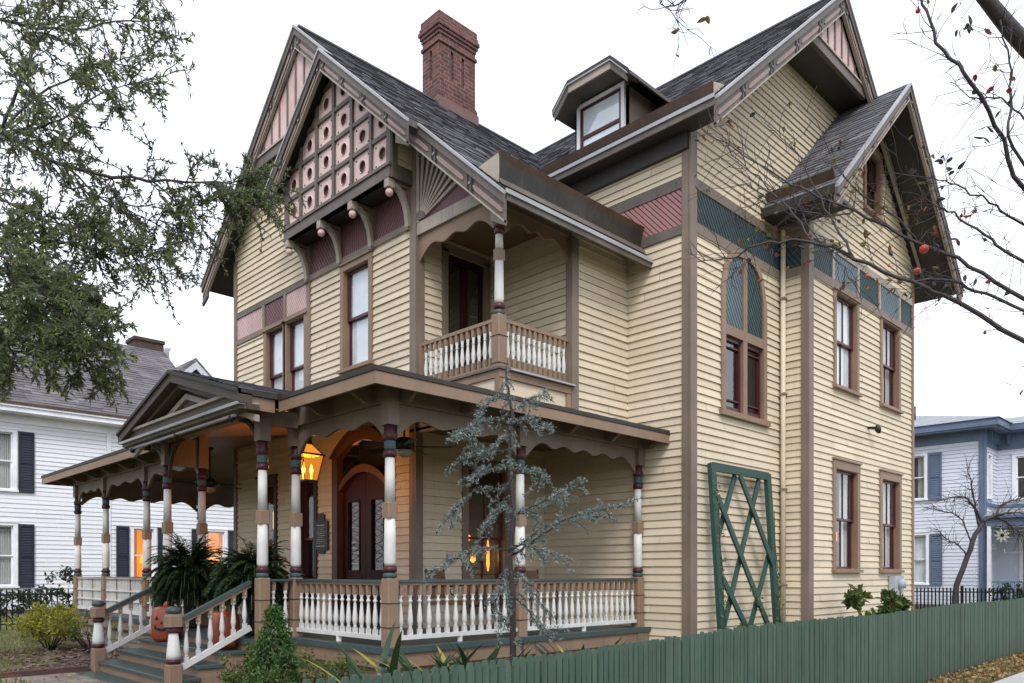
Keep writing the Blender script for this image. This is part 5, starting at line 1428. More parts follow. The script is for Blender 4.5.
kind(b.build('soil'), 'structure')
b = MB()
b.box(1.8, 3.6, 12.66, 12.74, .2, .33, 'edging'); b.box(2.1, 3.65, 9.62, 12.6, .2, .258, 'found')
kind(b.build('brick_path'), 'structure')
b = MB()
for k in range(2600):
    x, y = U(2.3, 5.2), U(12.75, 17); 
    if x < 3.0 and y > 13.6: continue
    d = Vector((U(-1, 1), U(-1, 1), U(-.2, .2))); leaf(b, (x, y, GZ + .02 + U(0, .02)), d, (U(-.6, .6), U(-.6, .6), 1), U(.05, .13), U(.02, .05), 'mulchchip', .05)
for k in range(900):
    x, y = U(3.5, 5.2), U(5.6, 9.5); leaf(b, (x, y, GZ + .02 + U(0, .02)), (U(-1, 1), U(-1, 1), U(-.2, .2)), (0, 0, 1), U(.05, .1), U(.02, .05), 'mulchchip', .05)
kind(tag(b.build('ground_cover'), 'loose bark mulch and dry leaves in the bed beside the steps', 'mulch'), 'stuff')
b = MB()
for k in range(16000):
    x, y = U(-.5, 4.6), U(11.5, 24)
    if x > 2.6 and y < 16.4 and x > 2.2 + (y - 12.7) * .5: continue
    leaf(b, (x, y, GZ), (U(-.5, .5), U(-.5, .5), 1), rdir(), U(.04, .10), .012, 'blade', .1)
for k in range(2500):
    x, y = U(9, 24), U(3.3, 3.95); leaf(b, (x, y, .0), (U(-.5, .5), U(-.5, .5), 1), rdir(), U(.03, .09), .014, 'blade', .1)
kind(tag(b.build('grass'), 'patchy short lawn grass in the front yard and verge', 'grass'), 'stuff')
b = MB()
for k in range(3200):
    x = U(9, 24); y = 3.3 + .75 * R() ** .8; leaf(b, (x, y, .02 + U(0, .03)), (U(-1, 1), U(-1, 1), U(-.1, .5)), rdir(1), U(.05, .10), U(.03, .06), 'straw', .2)
for k in range(300):
    x, y = U(-.5, 4.5), U(11.5, 19); leaf(b, (x, y, GZ + .03), (U(-1, 1), U(-1, 1), U(-.1, .3)), rdir(1), U(.05, .09), .03, 'straw', .2)
kind(tag(b.build('fallen_leaves'), 'tan fallen leaves strewn along the foot of the green fence', 'leaf litter'), 'stuff')

# ================================================================== GREEN PICKET FENCE
fp = [(-1.0, 3.22), (2.2, 3.40), (6.0, 3.72), (13.2, 3.98), (19.6, 4.12), (27.0, 4.22)]
fen = thing('picket_fence', (6, 3.72, 0), 'long green painted picket fence running along the side of the yard', 'fence')
L = [0]
for p, q in zip(fp, fp[1:]): L.append(L[-1] + math.hypot(q[0] - p[0], q[1] - p[1]))
def fpos(s):
    for i in range(len(fp) - 1):
        if s <= L[i + 1] or i == len(fp) - 2:
            t = (s - L[i]) / (L[i + 1] - L[i]); p, q = fp[i], fp[i + 1]
            d = Vector((q[0] - p[0], q[1] - p[1], 0)).normalized(); return Vector((p[0] + (q[0] - p[0]) * t, p[1] + (q[1] - p[1]) * t, 0)), d
s = 0; bay = 2.45; pk = .071
while s < L[-1] - .2:
    e = min(L[-1], s + bay); b = MB(); rl = MB(); k = 0; u = s
    while u < e - .02:
        c, d = fpos(u); n = Vector((d.y, -d.x, 0)); zt_ = 1.19 + U(-.011, .009) + .014 * math.sin(u * .9); lean = U(-.006, .006); n2 = n * U(-.005, .005); w = .057 + U(-.003, .002)
        z0 = gh(c.x, c.y) + .03
        lo = [c + n2 + d * a for a in (-w / 2, w / 2)]; 
        pts = [lo[0] + Vector((0, 0, z0)), lo[1] + Vector((0, 0, z0)), lo[1] + d * lean + Vector((0, 0, zt_ - .05)), c + n2 + d * (lean + .014) + Vector((0, 0, zt_ - .004)), c + n2 + d * (lean - .014) + Vector((0, 0, zt_ - .004)), lo[0] + d * lean + Vector((0, 0, zt_ - .05))]
        b.extr(pts, n * -.02, 'green'); u += pk
    p0, d0_ = fpos(s); p1, d1_ = fpos(e); n = Vector((d0_.y, -d0_.x, 0))
    for z in (.38, .98): rl.bar(p0 - n * .045 + Vector((0, 0, z)), p1 - n * .045 + Vector((0, 0, z)), .045, .085, 'green')
    b.build('picket_panel', fen); rl.build('rail', fen)
    po = MB(); q = p0 - n * .115; po.box(q.x - .045, q.x + .045, q.y - .045, q.y + .045, 0, 1.12, 'green'); po.build('post', fen)
    s = e

def rod_fence(p, q, zb, zt, pitch, mat, label, name='iron_fence', rr=.014):
    t = thing(name, (p[0], p[1], zb), label, 'fence'); P0, P1 = Vector((*p, 0)), Vector((*q, 0)); n = int((P1 - P0).length / pitch); b = MB()
    for k in range(n + 1):
        c = P0 + (P1 - P0) * k / n; b.lathe(c.x, c.y, [(rr, zb), (rr, zt - .06), (rr * 1.4, zt - .05), (.002, zt)], mat, 5)
    b.build('picket', t).__setitem__('kind', 'stuff'); b = MB()
    for z in (zb + .15, zt - .16): b.bar(P0 + Vector((0, 0, z)), P1 + Vector((0, 0, z)), .04, .04, mat)
    b.build('rail', t); b = MB()
    for k in range(0, n + 1, 24):
        c = P0 + (P1 - P0) * k / n; b.box(c.x - .04, c.x + .04, c.y - .04, c.y + .04, zb - .1, zt + .05, mat)
    b.build('post', t); return t
rod_fence((-2, 24.4), (9.5, 22.4), GZ, 1.32, .125, 'iron', 'black iron picket fence crossing the lawn before the white neighbour house')

# ================================================================== NEIGHBOUR HOUSES
def shutter(parent, fc, u0, u1, z0, z1, mat):
    b = MB(); t = .06
    for q in ((u0, u0 + t, z0, z1), (u1 - t, u1, z0, z1), (u0 + t, u1 - t, z0, z0 + .09), (u0 + t, u1 - t, z1 - .09, z1), (u0 + t, u1 - t, (z0 + z1) / 2 - .04, (z0 + z1) / 2 + .04)): rect(b, fc, *q, .03, .075, mat)
    n = 22
    for k in range(n):
        z = z0 + .09 + (z1 - z0 - .18) * k / n; zz = z + (z1 - z0 - .18) / n * 1.1
        b.poly([P(fc, u0 + t, .062, z), P(fc, u1 - t, .062, z), P(fc, u1 - t, .036, zz), P(fc, u0 + t, .036, zz)], mat)
    rect(b, fc, u0 + .01, u1 - .01, z0 + .01, z1 - .01, .025, .034, mat)
    b.build('shutter', parent)
wh = thing('white_house', (6, 33, GZ), 'white clapboard neighbour house with a grey shingle roof and dark shutters behind the porch', 'house')
WF = ('S', 30)
b = MB(); wins = [(4.9, 6.22, 4.50, 6.40), (4.9, 6.24, 1.30, 3.30), (10.02, 10.74, 1.38, 3.36), (12.72, 13.46, 1.38, 3.36)]
siding(b, WF, [(-12, .5), (12.3, .5), (12.3, 7.0), (-12, 7.0)], wins, 'whitesid', .15, .022); siding(b, WF, [(12.3, .5), (18, .5), (18, 5.2), (12.3, 5.2)], wins, 'whitesid', .15, .022)
siding(b, ('B', 12.3), [(30, 5), (40, 5), (40, 7.0), (35, 11.2), (30, 7.0)], (), 'whitesid', .15, .022)
b.build('wall', wh)
b = MB(); rect(b, WF, -12, 12.3, 6.72, 7.0, .0, .05, 'whitetrim'); rect(b, WF, 9.1, 9.24, .5, 6.72, .0, .05, 'whitetrim'); b.box(-12.3, 12.9, 29.45, 29.5, 7.02, 7.30, 'whitetrim'); b.box(-12.3, 12.9, 29.5, 30, 7.0, 7.03, 'whitetrim'); b.box(-12.3, 12.9, 29.38, 29.449, 7.24, 7.34, 'rust'); b.build('cornice', wh)
b = MB(); b.box(-12, 18, 30.05, 40, .1, .5, 'found'); b.build('foundation', wh)
b = MB()
slab(b, [(-12.5, 29.4, 7.30), (13.0, 29.4, 7.30), (13.0, 35, 11.45), (-12.5, 35, 11.45)], .12, 'roof2', 'whitetrim', 'whitetrim')
slab(b, [(-12.5, 35, 11.45), (13.0, 35, 11.45), (13.0, 40.6, 7.30), (-12.5, 40.6, 7.30)], .12, 'roof2', 'whitetrim', 'whitetrim')
slab(b, [(12.3, 29.5, 5.3), (18.4, 29.5, 5.3), (18.4, 35, 6.6), (12.3, 35, 6.6)], .12, 'roof2', 'whitetrim', 'whitetrim')
shingles(b, (-4, 29.4, 7.30), (13.0, 29.4, 7.30), (13.0, 35, 11.45), (-4, 35, 11.45), 'slate2', .2, .42, .022)
rf = b.build('roof', wh)
b = MB(); b.box(11.75, 12.95, 35.0, 36.0, 10.6, 11.78, 'flash2'); b.box(11.70, 13.0, 34.95, 36.05, 11.78, 11.92, 'flash2'); b.build('chimney', rf)
b = MB(); b.lathe(13.55, 36.3, [(.14, 6), (.14, 11.9), (.2, 11.95), (.2, 12.1), (.05, 12.15)], 'whitetrim', 10); b.build('vent_pipe', rf)
window(wh, WF, *wins[0], cas=.12, trim='whitetrim', sash='whitetrim', shade='curtain', head=.1, lights=1)
window(wh, WF, *wins[1], cas=.12, trim='whitetrim', sash='whitetrim', shade='curtain', head=.1, lights=1)
for u0, u1, z0, z1 in wins[2:]:
    w_ = window(wh, WF, u0, u1, z0, z1, cas=.10, trim='whitetrim', sash='whitetrim', head=.08)
    b = MB(); b.poly([P(WF, u0, -.45, z0), P(WF, u1, -.45, z0), P(WF, u1, -.45, z1), P(WF, u0, -.45, z1)], 'litwin'); b.build('lamp_lit_wall', w_)
    for (ca, cb) in ((u0 + .02, u0 + .17), (u1 - .17, u1 - .02)):
        b = MB(); pv = None
        for k in range(13):
            q = (P(WF, ca + (cb - ca) * k / 12, -.16 + .02 * math.sin(k * 1.7), z0), P(WF, ca + (cb - ca) * k / 12, -.16 + .02 * math.sin(k * 1.7), z1 - .02))
            if pv: b.poly([pv[0], q[0], q[1], pv[1]], 'litcurtain', True)
            pv = q
        b.build('curtain', w_)
    b = MB(); b.lathe((u0 + u1) / 2 + .08, 30.3, [(.05, z0 + .45), (.02, z0 + .5), (.02, z0 + .7), (.13, z0 + .71), (.08, z0 + .95)], 'lamplow', 10); b.build('table_lamp', w_)
for (u0, u1, z0, z1) in ((6.37, 6.83, 4.42, 6.46), (6.37, 6.83, 1.24, 3.36), (9.42, 9.86, 1.3, 3.42), (10.88, 11.34, 1.3, 3.42), (12.14, 12.56, 1.3, 3.42), (13.6, 14.05, 1.3, 3.42)): shutter(wh, WF, u0, u1, z0, z1, 'shutterblk')

gh2 = thing('gabled_house', (16.4, 44, GZ), 'distant white gable peak with a triangular attic vent rising behind the porch roof', 'house')
FC = ('S', 41)
b = MB(); siding(b, FC, [(12.4, .5), (20.8, .5), (20.8, 8.5), (16.6, 12.5), (12.4, 8.5)], (), 'whitesid', .16, .02); b.build('wall', gh2)
b = MB()
slab(b, [(16.6, 40.4, 13.0), (16.6, 50, 13.0), (12.0, 50, 8.6), (12.0, 40.4, 8.6)], .22, 'roof2', 'greywood', 'roof2'); slab(b, [(16.6, 40.4, 13.0), (21.2, 40.4, 8.6), (21.2, 50, 8.6), (16.6, 50, 13.0)], .22, 'roof2', 'greywood', 'roof2')
b.build('roof', gh2)
b = MB()
for s_ in (-1, 1): prism(b, ('S', 40.4), [(16.6, 12.78), (16.6 + s_ * 4.6, 8.38), (16.6 + s_ * 4.6, 8.0), (16.6, 12.4)], .0, .06, 'meterwhite')
prism(b, FC, [(16.15, 11.6), (17.05, 11.6), (16.6, 12.1)], .03, .08, 'shutterblk'); b.build('gable_trim', gh2)

bh = thing('blue_trimmed_house', (37, 12, GZ), 'pale white neighbour house with slate blue trim, hipped roof and blue shutters', 'house')
RF, RS, RF2 = ('F', 33), ('S', 8.2), ('F', 34.7)
b = MB(); wn = [(10.26, 11.1, 4.66, 6.36), (10.20, 11.1, 1.32, 3.22)]
siding(b, RF, [(8.2, .5), (22, .5), (22, 6.75), (8.2, 6.75)], wn, 'bluesid', .14, .022); siding(b, RS, [(33, .5), (34.7, .5), (34.7, 6.5), (33, 6.5)], [(33.45, 33.85, 4.6, 6.2)], 'bluesid', .14, .022)
w2 = [(6.55, 7.55, 4.6, 6.2)]
siding(b, RF2, [(2, .5), (8.2, .5), (8.2, 6.5), (2, 6.5)], w2 + [(6.2, 7.3, .6, 3.0)], 'bluesid', .14, .022)
b.build('wall', bh)
b = MB(); rect(b, RF, 8.35, 22, 6.72, 7.12, .0, .05, 'bluetrim'); rect(b, RF, 8.19, 8.36, .4, 7.12, .0, .07, 'bluetrim'); rect(b, RS, 33 - .07, 33.16, .4, 7.12, .0, .05, 'bluetrim'); rect(b, RS, 33.16, 34.65, 6.5, 7.1, .0, .05, 'bluetrim'); rect(b, RF2, 2, 8.15, 6.5, 7.1, .0, .05, 'bluetrim')
for k in range(4): rect(b, RS, 33.3 + k * .4, 33.38 + k * .4, 6.7, 7.1, .05, .2, 'bluetrim')
for k in range(6): rect(b, RF2, 3.2 + k * .9, 3.3 + k * .9, 6.7, 7.1, .05, .2, 'bluetrim')
rect(b, RS, 33.1, 34.6, 4.26, 4.38, .0, .08, 'bluetrim'); rect(b, RF2, 2, 8.1, 4.26, 4.38, .0, .08, 'bluetrim'); b.build('frieze_trim', bh)
b = MB(); b.box(32.45, 33.0, 7.7, 22.4, 7.10, 7.16, 'bluetrim'); b.box(32.4, 32.47, 7.6, 22.4, 7.161, 7.42, 'bluetrim'); b.box(32.471, 34.2, 7.6, 7.67, 7.165, 7.415, 'bluetrim'); b.box(33.0, 34.2, 7.67, 8.2, 7.11, 7.162, 'bluetrim'); b.box(34.14, 34.21, 1.5, 7.599, 7.163, 7.41, 'bluetrim'); b.box(34.2, 34.7, 1.5, 8.2, 7.112, 7.16, 'bluetrim'); b.build('cornice', bh)
b = MB()
slab(b, [(32.35, 7.55, 7.43), (37.7, 12.6, 8.95), (37.7, 17.5, 8.95), (32.35, 22.5, 7.43)], .02, 'roof3', 'bluetrim', 'bluetrim'); slab(b, [(32.35, 7.55, 7.43), (43, 7.55, 7.43), (37.7, 12.6, 8.95)], .02, 'roof3', 'bluetrim', 'bluetrim'); slab(b, [(43, 7.55, 7.43), (43, 22.5, 7.43), (37.7, 17.5, 8.95), (37.7, 12.6, 8.95)], .02, 'roof3', 'bluetrim', 'bluetrim')
slab(b, [(34.1, 1.4, 7.44), (38, 5.0, 8.3), (38, 9, 8.3), (34.1, 7.6, 7.44)], .02, 'roof3', 'bluetrim', 'bluetrim'); slab(b, [(34.1, 1.4, 7.44), (42, 1.4, 7.44), (38, 5, 8.3)], .02, 'roof3', 'bluetrim', 'bluetrim')
rf = b.build('roof', bh)
b = MB(); b.lathe(35.0, 11.3, [(.07, 8.1), (.07, 8.75)], 'iron', 8); b.build('vent_pipe', rf)
window(bh, RF, *wn[0], cas=.11, trim='whitetrim', sash='whitetrim', shade='curtain', lights=2, head=.1); window(bh, RF, *wn[1], cas=.11, trim='whitetrim', sash='whitetrim', shade='blindcurtain', lights=2, head=.1)
window(bh, RS, 33.45, 33.85, 4.6, 6.2, cas=.1, trim='whitetrim', sash='meter', head=.1); window(bh, RF2, *w2[0], cas=.12, trim='whitetrim', sash='whitetrim', lights=2, head=.1)
for (u0, u1, z0, z1) in ((9.64, 10.12, 4.58, 6.42), (9.62, 10.06, 1.24, 3.26)): shutter(bh, RF, u0, u1, z0, z1, 'shutterblue')
b = MB(); rect(b, RF2, 6.2, 7.3, .6, 3.0, -.05, .04, 'orange')
for k in range(9): rect(b, RF2, 6.25 + k * .115, 6.30 + k * .115, .7, 2.9, .041, .05, 'orange')
rect(b, RF2, 7.3, 7.42, .6, 3.1, .0, .06, 'whitetrim'); rect(b, RF2, 6.08, 6.2, .6, 3.1, .0, .06, 'whitetrim'); rect(b, RF2, 6.08, 7.42, 3.1, 3.22, .0, .06, 'whitetrim'); b.build('entrance_door', bh)
b = MB()   # side porch
b.box(33.0, 34.7, 2, 8.0, .3, .62, 'meter'); slab(b, [(32.7, 2, 3.85), (32.7, 8.15, 3.85), (34.7, 8.15, 4.24), (34.7, 2, 4.24)], .1, 'roof3', 'bluetrim', 'bluetrim'); b.box(32.8, 32.9, 2, 8.1, 3.45, 3.75, 'bluetrim')
for y in (8.0, 5.2, 2.4): b.box(32.8, 32.92, y - .06, y + .06, .6, 3.45, 'whitetrim')
b.box(32.83, 32.89, 2, 7.9, 1.35, 1.42, 'bluetrim'); b.box(32.83, 32.89, 2, 7.9, .75, .81, 'bluetrim')
for k in range(44): b.box(32.845, 32.875, 2.1 + k * .13, 2.13 + k * .13, .81, 1.35, 'bluetrim')
b.build('side_porch', bh)
b = MB()
for k in range(9):
    a = k * 2 * math.pi / 9; d = Vector((0, math.cos(a), math.sin(a))); n = Vector((0, -d.z, d.y)); c = Vector((32.72, 7.55, 3.1))
    b.extr([c + n * -.03, c + d * .16 + n * -.04, c + d * .28, c + d * .16 + n * .04, c + n * .03], (.02, 0, 0), 'wreath')
tag(b.build('ribbon_star', None, (32.7, 7.55, 3.1)), 'pale star shaped ribbon decoration hanging on the blue trimmed porch', 'decoration')
rod_fence((29.2, 10.8), (31.6, 4.6), .15, 1.22, .115, 'iron', 'dark picket fence before the blue trimmed house, beyond the green fence', 'metal_fence', .026)

# ================================================================== TREES AND PLANTS
def limb(b, pts, r0, r1, mat, n=6, wob=.0, sub=3):
    """smoothed tapering branch through the given points"""
    pts = [Vector(p) for p in pts]; out = []
    for i in range(len(pts) - 1):
        p0, p1, p2, p3 = pts[max(i - 1, 0)], pts[i], pts[i + 1], pts[min(i + 2, len(pts) - 1)]
        for k in range(sub):
            t = k / sub; out.append(.5 * ((2 * p1) + (p2 - p0) * t + (2 * p0 - 5 * p1 + 4 * p2 - p3) * t * t + (3 * p1 - p0 - 3 * p2 + p3) * t ** 3) + Vector((U(-1, 1), U(-1, 1), U(-1, 1))) * wob)
    out.append(pts[-1]); m = len(out)
    b.tube(out, [r0 + (r1 - r0) * k / (m - 1) for k in range(m)], mat, n); return out

FWD = Vector((.702, .712, 0)); RGT = Vector((.712, -.702, 0))
def at(px, py, d): return FWD * d + RGT * ((px - 512) / 772 * d) + Vector((0, 0, 1.72 + (573 - py) / 772 * d))

# ---- oak on the left, trunk just outside the picture
oak = thing('oak_tree', tuple(at(-230, 640, 9.5).xy) + (GZ,), 'evergreen oak with small narrow leaves, its boughs hanging over the front lawn', 'tree')
base = Vector(oak.location)
tk = MB(); top = base + Vector((.2, .1, 6.2))
limb(tk, [base + Vector((0, 0, -.2)), base + Vector((.05, 0, 2)), base + Vector((.0, .1, 4)), top, top + Vector((-.3, .3, 3))], .34, .14, 'bark', 10)
tk.build('trunk', oak)
lb = MB(); clusters = []; lf = MB()
def leafy(p, rad, n, L=(.055, .10)):
    for k in range(n):
        q = Vector(p) + rdir() * rad * R() ** .5
        d = rdir(-.35); leaf(lf, q, d, rdir(.6), U(*L), U(.016, .028), 'oakleaf', .2)
def twig(p, d, L, n_leaf, sub=0, sag=-.12):
    """thin wavering twig with leaves along it, and side twigs"""
    d = Vector(d).normalized(); pts = [Vector(p)]; n = 6
    for k in range(n):
        d = (d + rdir() * .28 + Vector((0, 0, sag * .5))).normalized(); pts.append(pts[-1] + d * (L / n))
    lb.tube(pts, [.006 * (1 - k / (n + 1)) + .0018 for k in range(n + 1)], 'bark', 4)
    for k in range(n_leaf):
        t = U(.12, 1) * n; i = min(n - 1, int(t)); q = pts[i] + (pts[i + 1] - pts[i]) * (t - i)
        dd = ((pts[i + 1] - pts[i]).normalized() + rdir() * 1.1).normalized()
        leaf(lf, q, dd, rdir(.8), U(.045, .09), U(.015, .026), 'oakleaf', .2)
    if sub:
        for k in range(3):
            i = 1 + int(U(0, n - 1)); twig(pts[i], (pts[i + 1] - pts[i]).normalized() + rdir() * .9, L * .55, n_leaf // 2, 0, sag)
O = lambda x, y, d: at(x, y, d)
boughs = [
    ([top - Vector((0, 0, 1.6)), O(-90, 70, 9.4), O(0, 130, 9.0), O(70, 168, 9.0), O(150, 180, 9.2), O(215, 182, 9.5), O(255, 180, 9.8)], .06, .006, .95),
    ([O(-90, 70, 9.4), O(-40, 140, 8.6), O(20, 130, 8.3), O(60, 118, 8.2), O(105, 90, 8.4), O(135, 85, 8.6)], .03, .005, .8),
    ([top - Vector((0, 0, .8)), O(-80, 0, 9.0), O(0, 20, 9.4), O(70, 30, 9.7), O(130, 20, 9.9), O(170, 38, 10.0)], .04, .006, .6),
    ([top, O(-60, -60, 9.5), O(30, -30, 10.2), O(110, -25, 10.6), O(150, -8, 10.8)], .04, .006, .6),
    ([top - Vector((0, 0, 2.2)), O(-110, 180, 8.8), O(-20, 215, 8.4), O(40, 240, 8.3), O(90, 248, 8.4), O(130, 255, 8.6), O(165, 258, 8.8)], .04, .005, .8),
    ([top - Vector((0, 0, 2.6)), O(-130, 210, 8.4), O(-40, 280, 7.8), O(20, 300, 7.6), O(60, 330, 7.6), O(88, 362, 7.7)], .05, .008, 1.4),
    ([O(-130, 210, 8.4), O(-40, 240, 7.6), O(15, 265, 7.3), O(45, 300, 7.2), O(70, 325, 7.2)], .03, .005, 1.4),
    ([O(-110, 180, 8.8), O(-30, 190, 8.2), O(15, 205, 8.0), O(60, 225, 8.0), O(95, 228, 8.1)], .03, .005, .9),
    ([O(-20, 215, 8.4), O(20, 260, 8.0), O(50, 285, 7.9), O(85, 296, 8.0)], .03, .006, 1.3),
    ([O(70, 168, 9.0), O(110, 205, 9.0), O(150, 220, 9.1), O(180, 226, 9.2)], .02, .004, .7),
    ([O(150, 180, 9.2), O(185, 205, 9.3), O(222, 200, 9.5), O(250, 202, 9.7)], .015, .004, .85),
    ([O(0, 130, 9.0), O(40, 95, 9.2), O(85, 70, 9.5), O(120, 60, 9.7)], .03, .006, .7),
    ([O(0, 130, 9.0), O(25, 70, 8.8), O(40, 40, 8.9), O(62, 10, 9.0)], .03, .006, .8),
    ([top - Vector((0, 0, 3.0)), O(-160, 270, 8.2), O(-70, 330, 7.4), O(-10, 345, 7.2), O(30, 352, 7.2)], .05, .008, 1.4),
]
for pts, r0, r1, den in boughs:
    path = limb(lb, pts, r0 * .7, r1 * .8, 'bark', 6, .02, 4); m = len(path)
    for i in range(3, m):
        if (path[i] - base).length < 2.2: continue
        fr_ = i / m
        for k in range(3 if R() < den * .75 else 2):
            d = (path[min(i + 1, m - 1)] - path[i - 1]).normalized(); d = (d * .5 + rdir() * .9 + Vector((0, 0, -.1))).normalized()
            twig(path[i], d, U(.35, .85) * (1 - .35 * fr_), int(42 * den), 1)
lb.build('limb', oak); lf.build('foliage', oak)

# ---- persimmon-like tree on the right, trunk outside the picture
pb = at(1190, 600, 5.6); per = thing('fruit_tree', (pb.x, pb.y, .0), 'nearly bare tree with a few leaves and orange red fruit before the tall side wall', 'tree')
tk = MB(); B_ = lambda x, y, d: at(x, y, d)
limb(tk, [(pb.x, pb.y, -.1), (pb.x, pb.y + .05, 1.2), B_(1170, 300, 5.6), B_(1110, 120, 5.4), B_(1030, 50, 5.2), B_(985, -2, 5.1), B_(930, -70, 5.0)], .11, .03, 'darkbark', 8)
tk.build('trunk', per)
lb2 = MB(); lf2 = MB(); fr2 = []
main = [
    ([B_(1175, 380, 5.6), B_(1100, 330, 5.5), B_(1024, 299, 5.5), B_(970, 265, 5.6), B_(917, 242, 5.7), B_(854, 211, 5.8), B_(810, 192, 5.9), B_(775, 174, 6.0), B_(735, 150, 6.1), B_(703, 131, 6.2)], .022, .004),
    ([B_(1175, 420, 5.6), B_(1100, 385, 5.4), B_(1024, 340, 5.2), B_(943, 296, 5.2), B_(912, 282, 5.2), B_(854, 258, 5.3), B_(812, 242, 5.3), B_(780, 241, 5.4), B_(748, 249, 5.4), B_(733, 258, 5.5), B_(697, 262, 5.5)], .024, .004),
    ([B_(1100, 385, 5.4), B_(1024, 313, 5.3), B_(975, 290, 5.3), B_(948, 281, 5.25), B_(912, 282, 5.2)], .014, .010),
    ([B_(1170, 330, 5.6), B_(1024, 262, 5.6), B_(985, 236, 5.7), B_(954, 214, 5.8), B_(935, 208, 5.8), B_(912, 213, 5.9)], .016, .004),
    ([B_(1160, 290, 5.6), B_(1024, 224, 5.4), B_(990, 202, 5.4), B_(955, 186, 5.5), B_(932, 178, 5.5), B_(880, 172, 5.6)], .012, .003),
    ([B_(1165, 260, 5.6), B_(1080, 230, 5.3), B_(1024, 190, 5.1), B_(996, 126, 5.0), B_(964, 74, 4.9), B_(938, 42, 4.9), B_(922, 3, 4.9), B_(915, -25, 4.9)], .022, .008),
    ([B_(1080, 230, 5.3), B_(1012, 150, 4.9), B_(1011, 110, 4.9), B_(1009, 62, 4.9), B_(1000, 20, 4.9)], .014, .005),
    ([B_(917, 242, 5.7), B_(895, 215, 5.7), B_(870, 200, 5.8), B_(845, 178, 5.8), B_(825, 150, 5.9)], .010, .003),
    ([B_(854, 211, 5.8), B_(830, 215, 5.7), B_(805, 212, 5.7), B_(770, 198, 5.8), B_(742, 180, 5.9)], .009, .003),
    ([B_(810, 192, 5.9), B_(800, 205, 5.9), B_(820, 240, 5.8), B_(850, 275, 5.7), B_(862, 300, 5.6)], .007, .003),
    ([B_(854, 258, 5.3), B_(835, 225, 5.4), B_(815, 190, 5.5), B_(795, 150, 5.6), B_(770, 130, 5.7)], .011, .003),
    ([B_(812, 242, 5.3), B_(795, 215, 5.4), B_(765, 185, 5.5), B_(738, 160, 5.6), B_(720, 138, 5.7)], .009, .003),
    ([B_(733, 258, 5.5), B_(735, 268, 5.5), B_(728, 280, 5.5)], .004, .002),
    ([B_(1024, 120, 4.9), B_(1000, 98, 5.0), B_(975, 100, 5.0), B_(950, 82, 5.1)], .008, .003),
    ([B_(715, -40, 4.5), B_(690, -5, 4.6), B_(668, 6, 4.7), B_(660, 3, 4.7)], .008, .003),
]
for pts, r0, r1 in main:
    path = limb(lb2, pts, r0 * .85, r1 * .85, 'darkbark', 5, .012, 4); m = len(path)
    for i in range(4, m - 1):
        for rep in range(2):
            if R() > .75: continue
            d = ((path[i + 1] - path[i]).normalized() * .7 + rdir() * .8).normalized(); L_ = U(.12, .5); q = [path[i]]
            for k in range(5): d = (d + rdir() * .35).normalized(); q.append(q[-1] + d * L_ / 5)
            lb2.tube(q, [.0028, .0024, .002, .0018, .0015, .001], 'darkbark', 4)
            if R() < .35:
                for k in range(1 + int(R() * 3)): oval(lf2, q[-1 - int(R() * 3)], rdir(-.4), rdir(.5), U(.035, .065), U(.022, .036), 'autumn' if R() < .6 else 'greyleaf', .2)
            for k in range(1, 5):
                if R() < .3:
                    e = (d + rdir() * .9).normalized(); s_ = [q[k], q[k] + e * L_ * .2, q[k] + (e + rdir() * .3).normalized() * L_ * .38]; lb2.tube(s_, [.0025, .002, .0012], 'darkbark', 3)
for (px_, py_, d_) in ((1000, 135, 5), (985, 140, 5), (970, 25, 4.9), (960, 28, 4.9), (708, 20, 4.7), (940, 165, 5.4), (950, 162, 5.4), (958, 170, 5.4), (928, 205, 5.8), (880, 205, 5.7), (915, 215, 5.8), (865, 170, 5.8), (735, 120, 6), (725, 118, 6), (755, 225, 5.4), (740, 235, 5.4), (870, 240, 5.6)):
    for k in range(3): oval(lf2, B_(px_ + U(-8, 8), py_ + U(-5, 5), d_), rdir(-.2), rdir(.5), U(.045, .075), U(.025, .038), 'autumn' if px_ < 930 else 'greyleaf', .15)
lb2.build('limb', per); lf2.build('foliage', per)
for (px_, py_, d_, r_) in ((924, 249, 5.6, .033), (917, 271, 5.4, .024), (867, 276, 5.2, .013), (918, 11, 4.9, .016), (889, 266, 5.2, .009)):
    b = MB(); c = B_(px_, py_, d_); b.ball(c, r_, 'fruit', 12, .9); b.tube([c + Vector((0, 0, r_ * .8)), c + Vector((.004, 0, r_ * 1.9))], .003, 'darkbark', 4); b.build('fruit', per)

# ---- weeping blue cedar in the bed before the porch
cb = at(512, 640, 7.6); ced = thing('blue_cedar', (cb.x, cb.y, gh(cb.x, cb.y)), 'young weeping blue cedar with long drooping silvery branches between the fence and porch', 'tree')
tk = MB(); lf3 = MB(); C_ = lambda x, y, d=7.6: at(x, y, d)
trunk = limb(tk, [Vector(ced.location) - Vector((0, 0, .1)), C_(513, 610), C_(510, 560), C_(514, 510), C_(509, 460), C_(512, 420), C_(508, 390), C_(506, 366)], .035, .008, 'darkbark', 7, .004, 4)
def needles(path, t0=0.0, dens=1.0, Ls=.036):
    for i in range(len(path) - 1):
        seg = path[i + 1] - path[i]; n = int(seg.length * 115 * dens)
        for k in range(n):
            if i / len(path) < t0: continue
            p = path[i] + seg * R() + rdir() * .016; a = (seg.normalized() * .5 + rdir() * 1.0).normalized()
            for q in range(5): leaf(lf3, p, a + rdir() * .75, rdir(), U(.7, 1.25) * Ls, .0058, 'cedarleaf', .05)
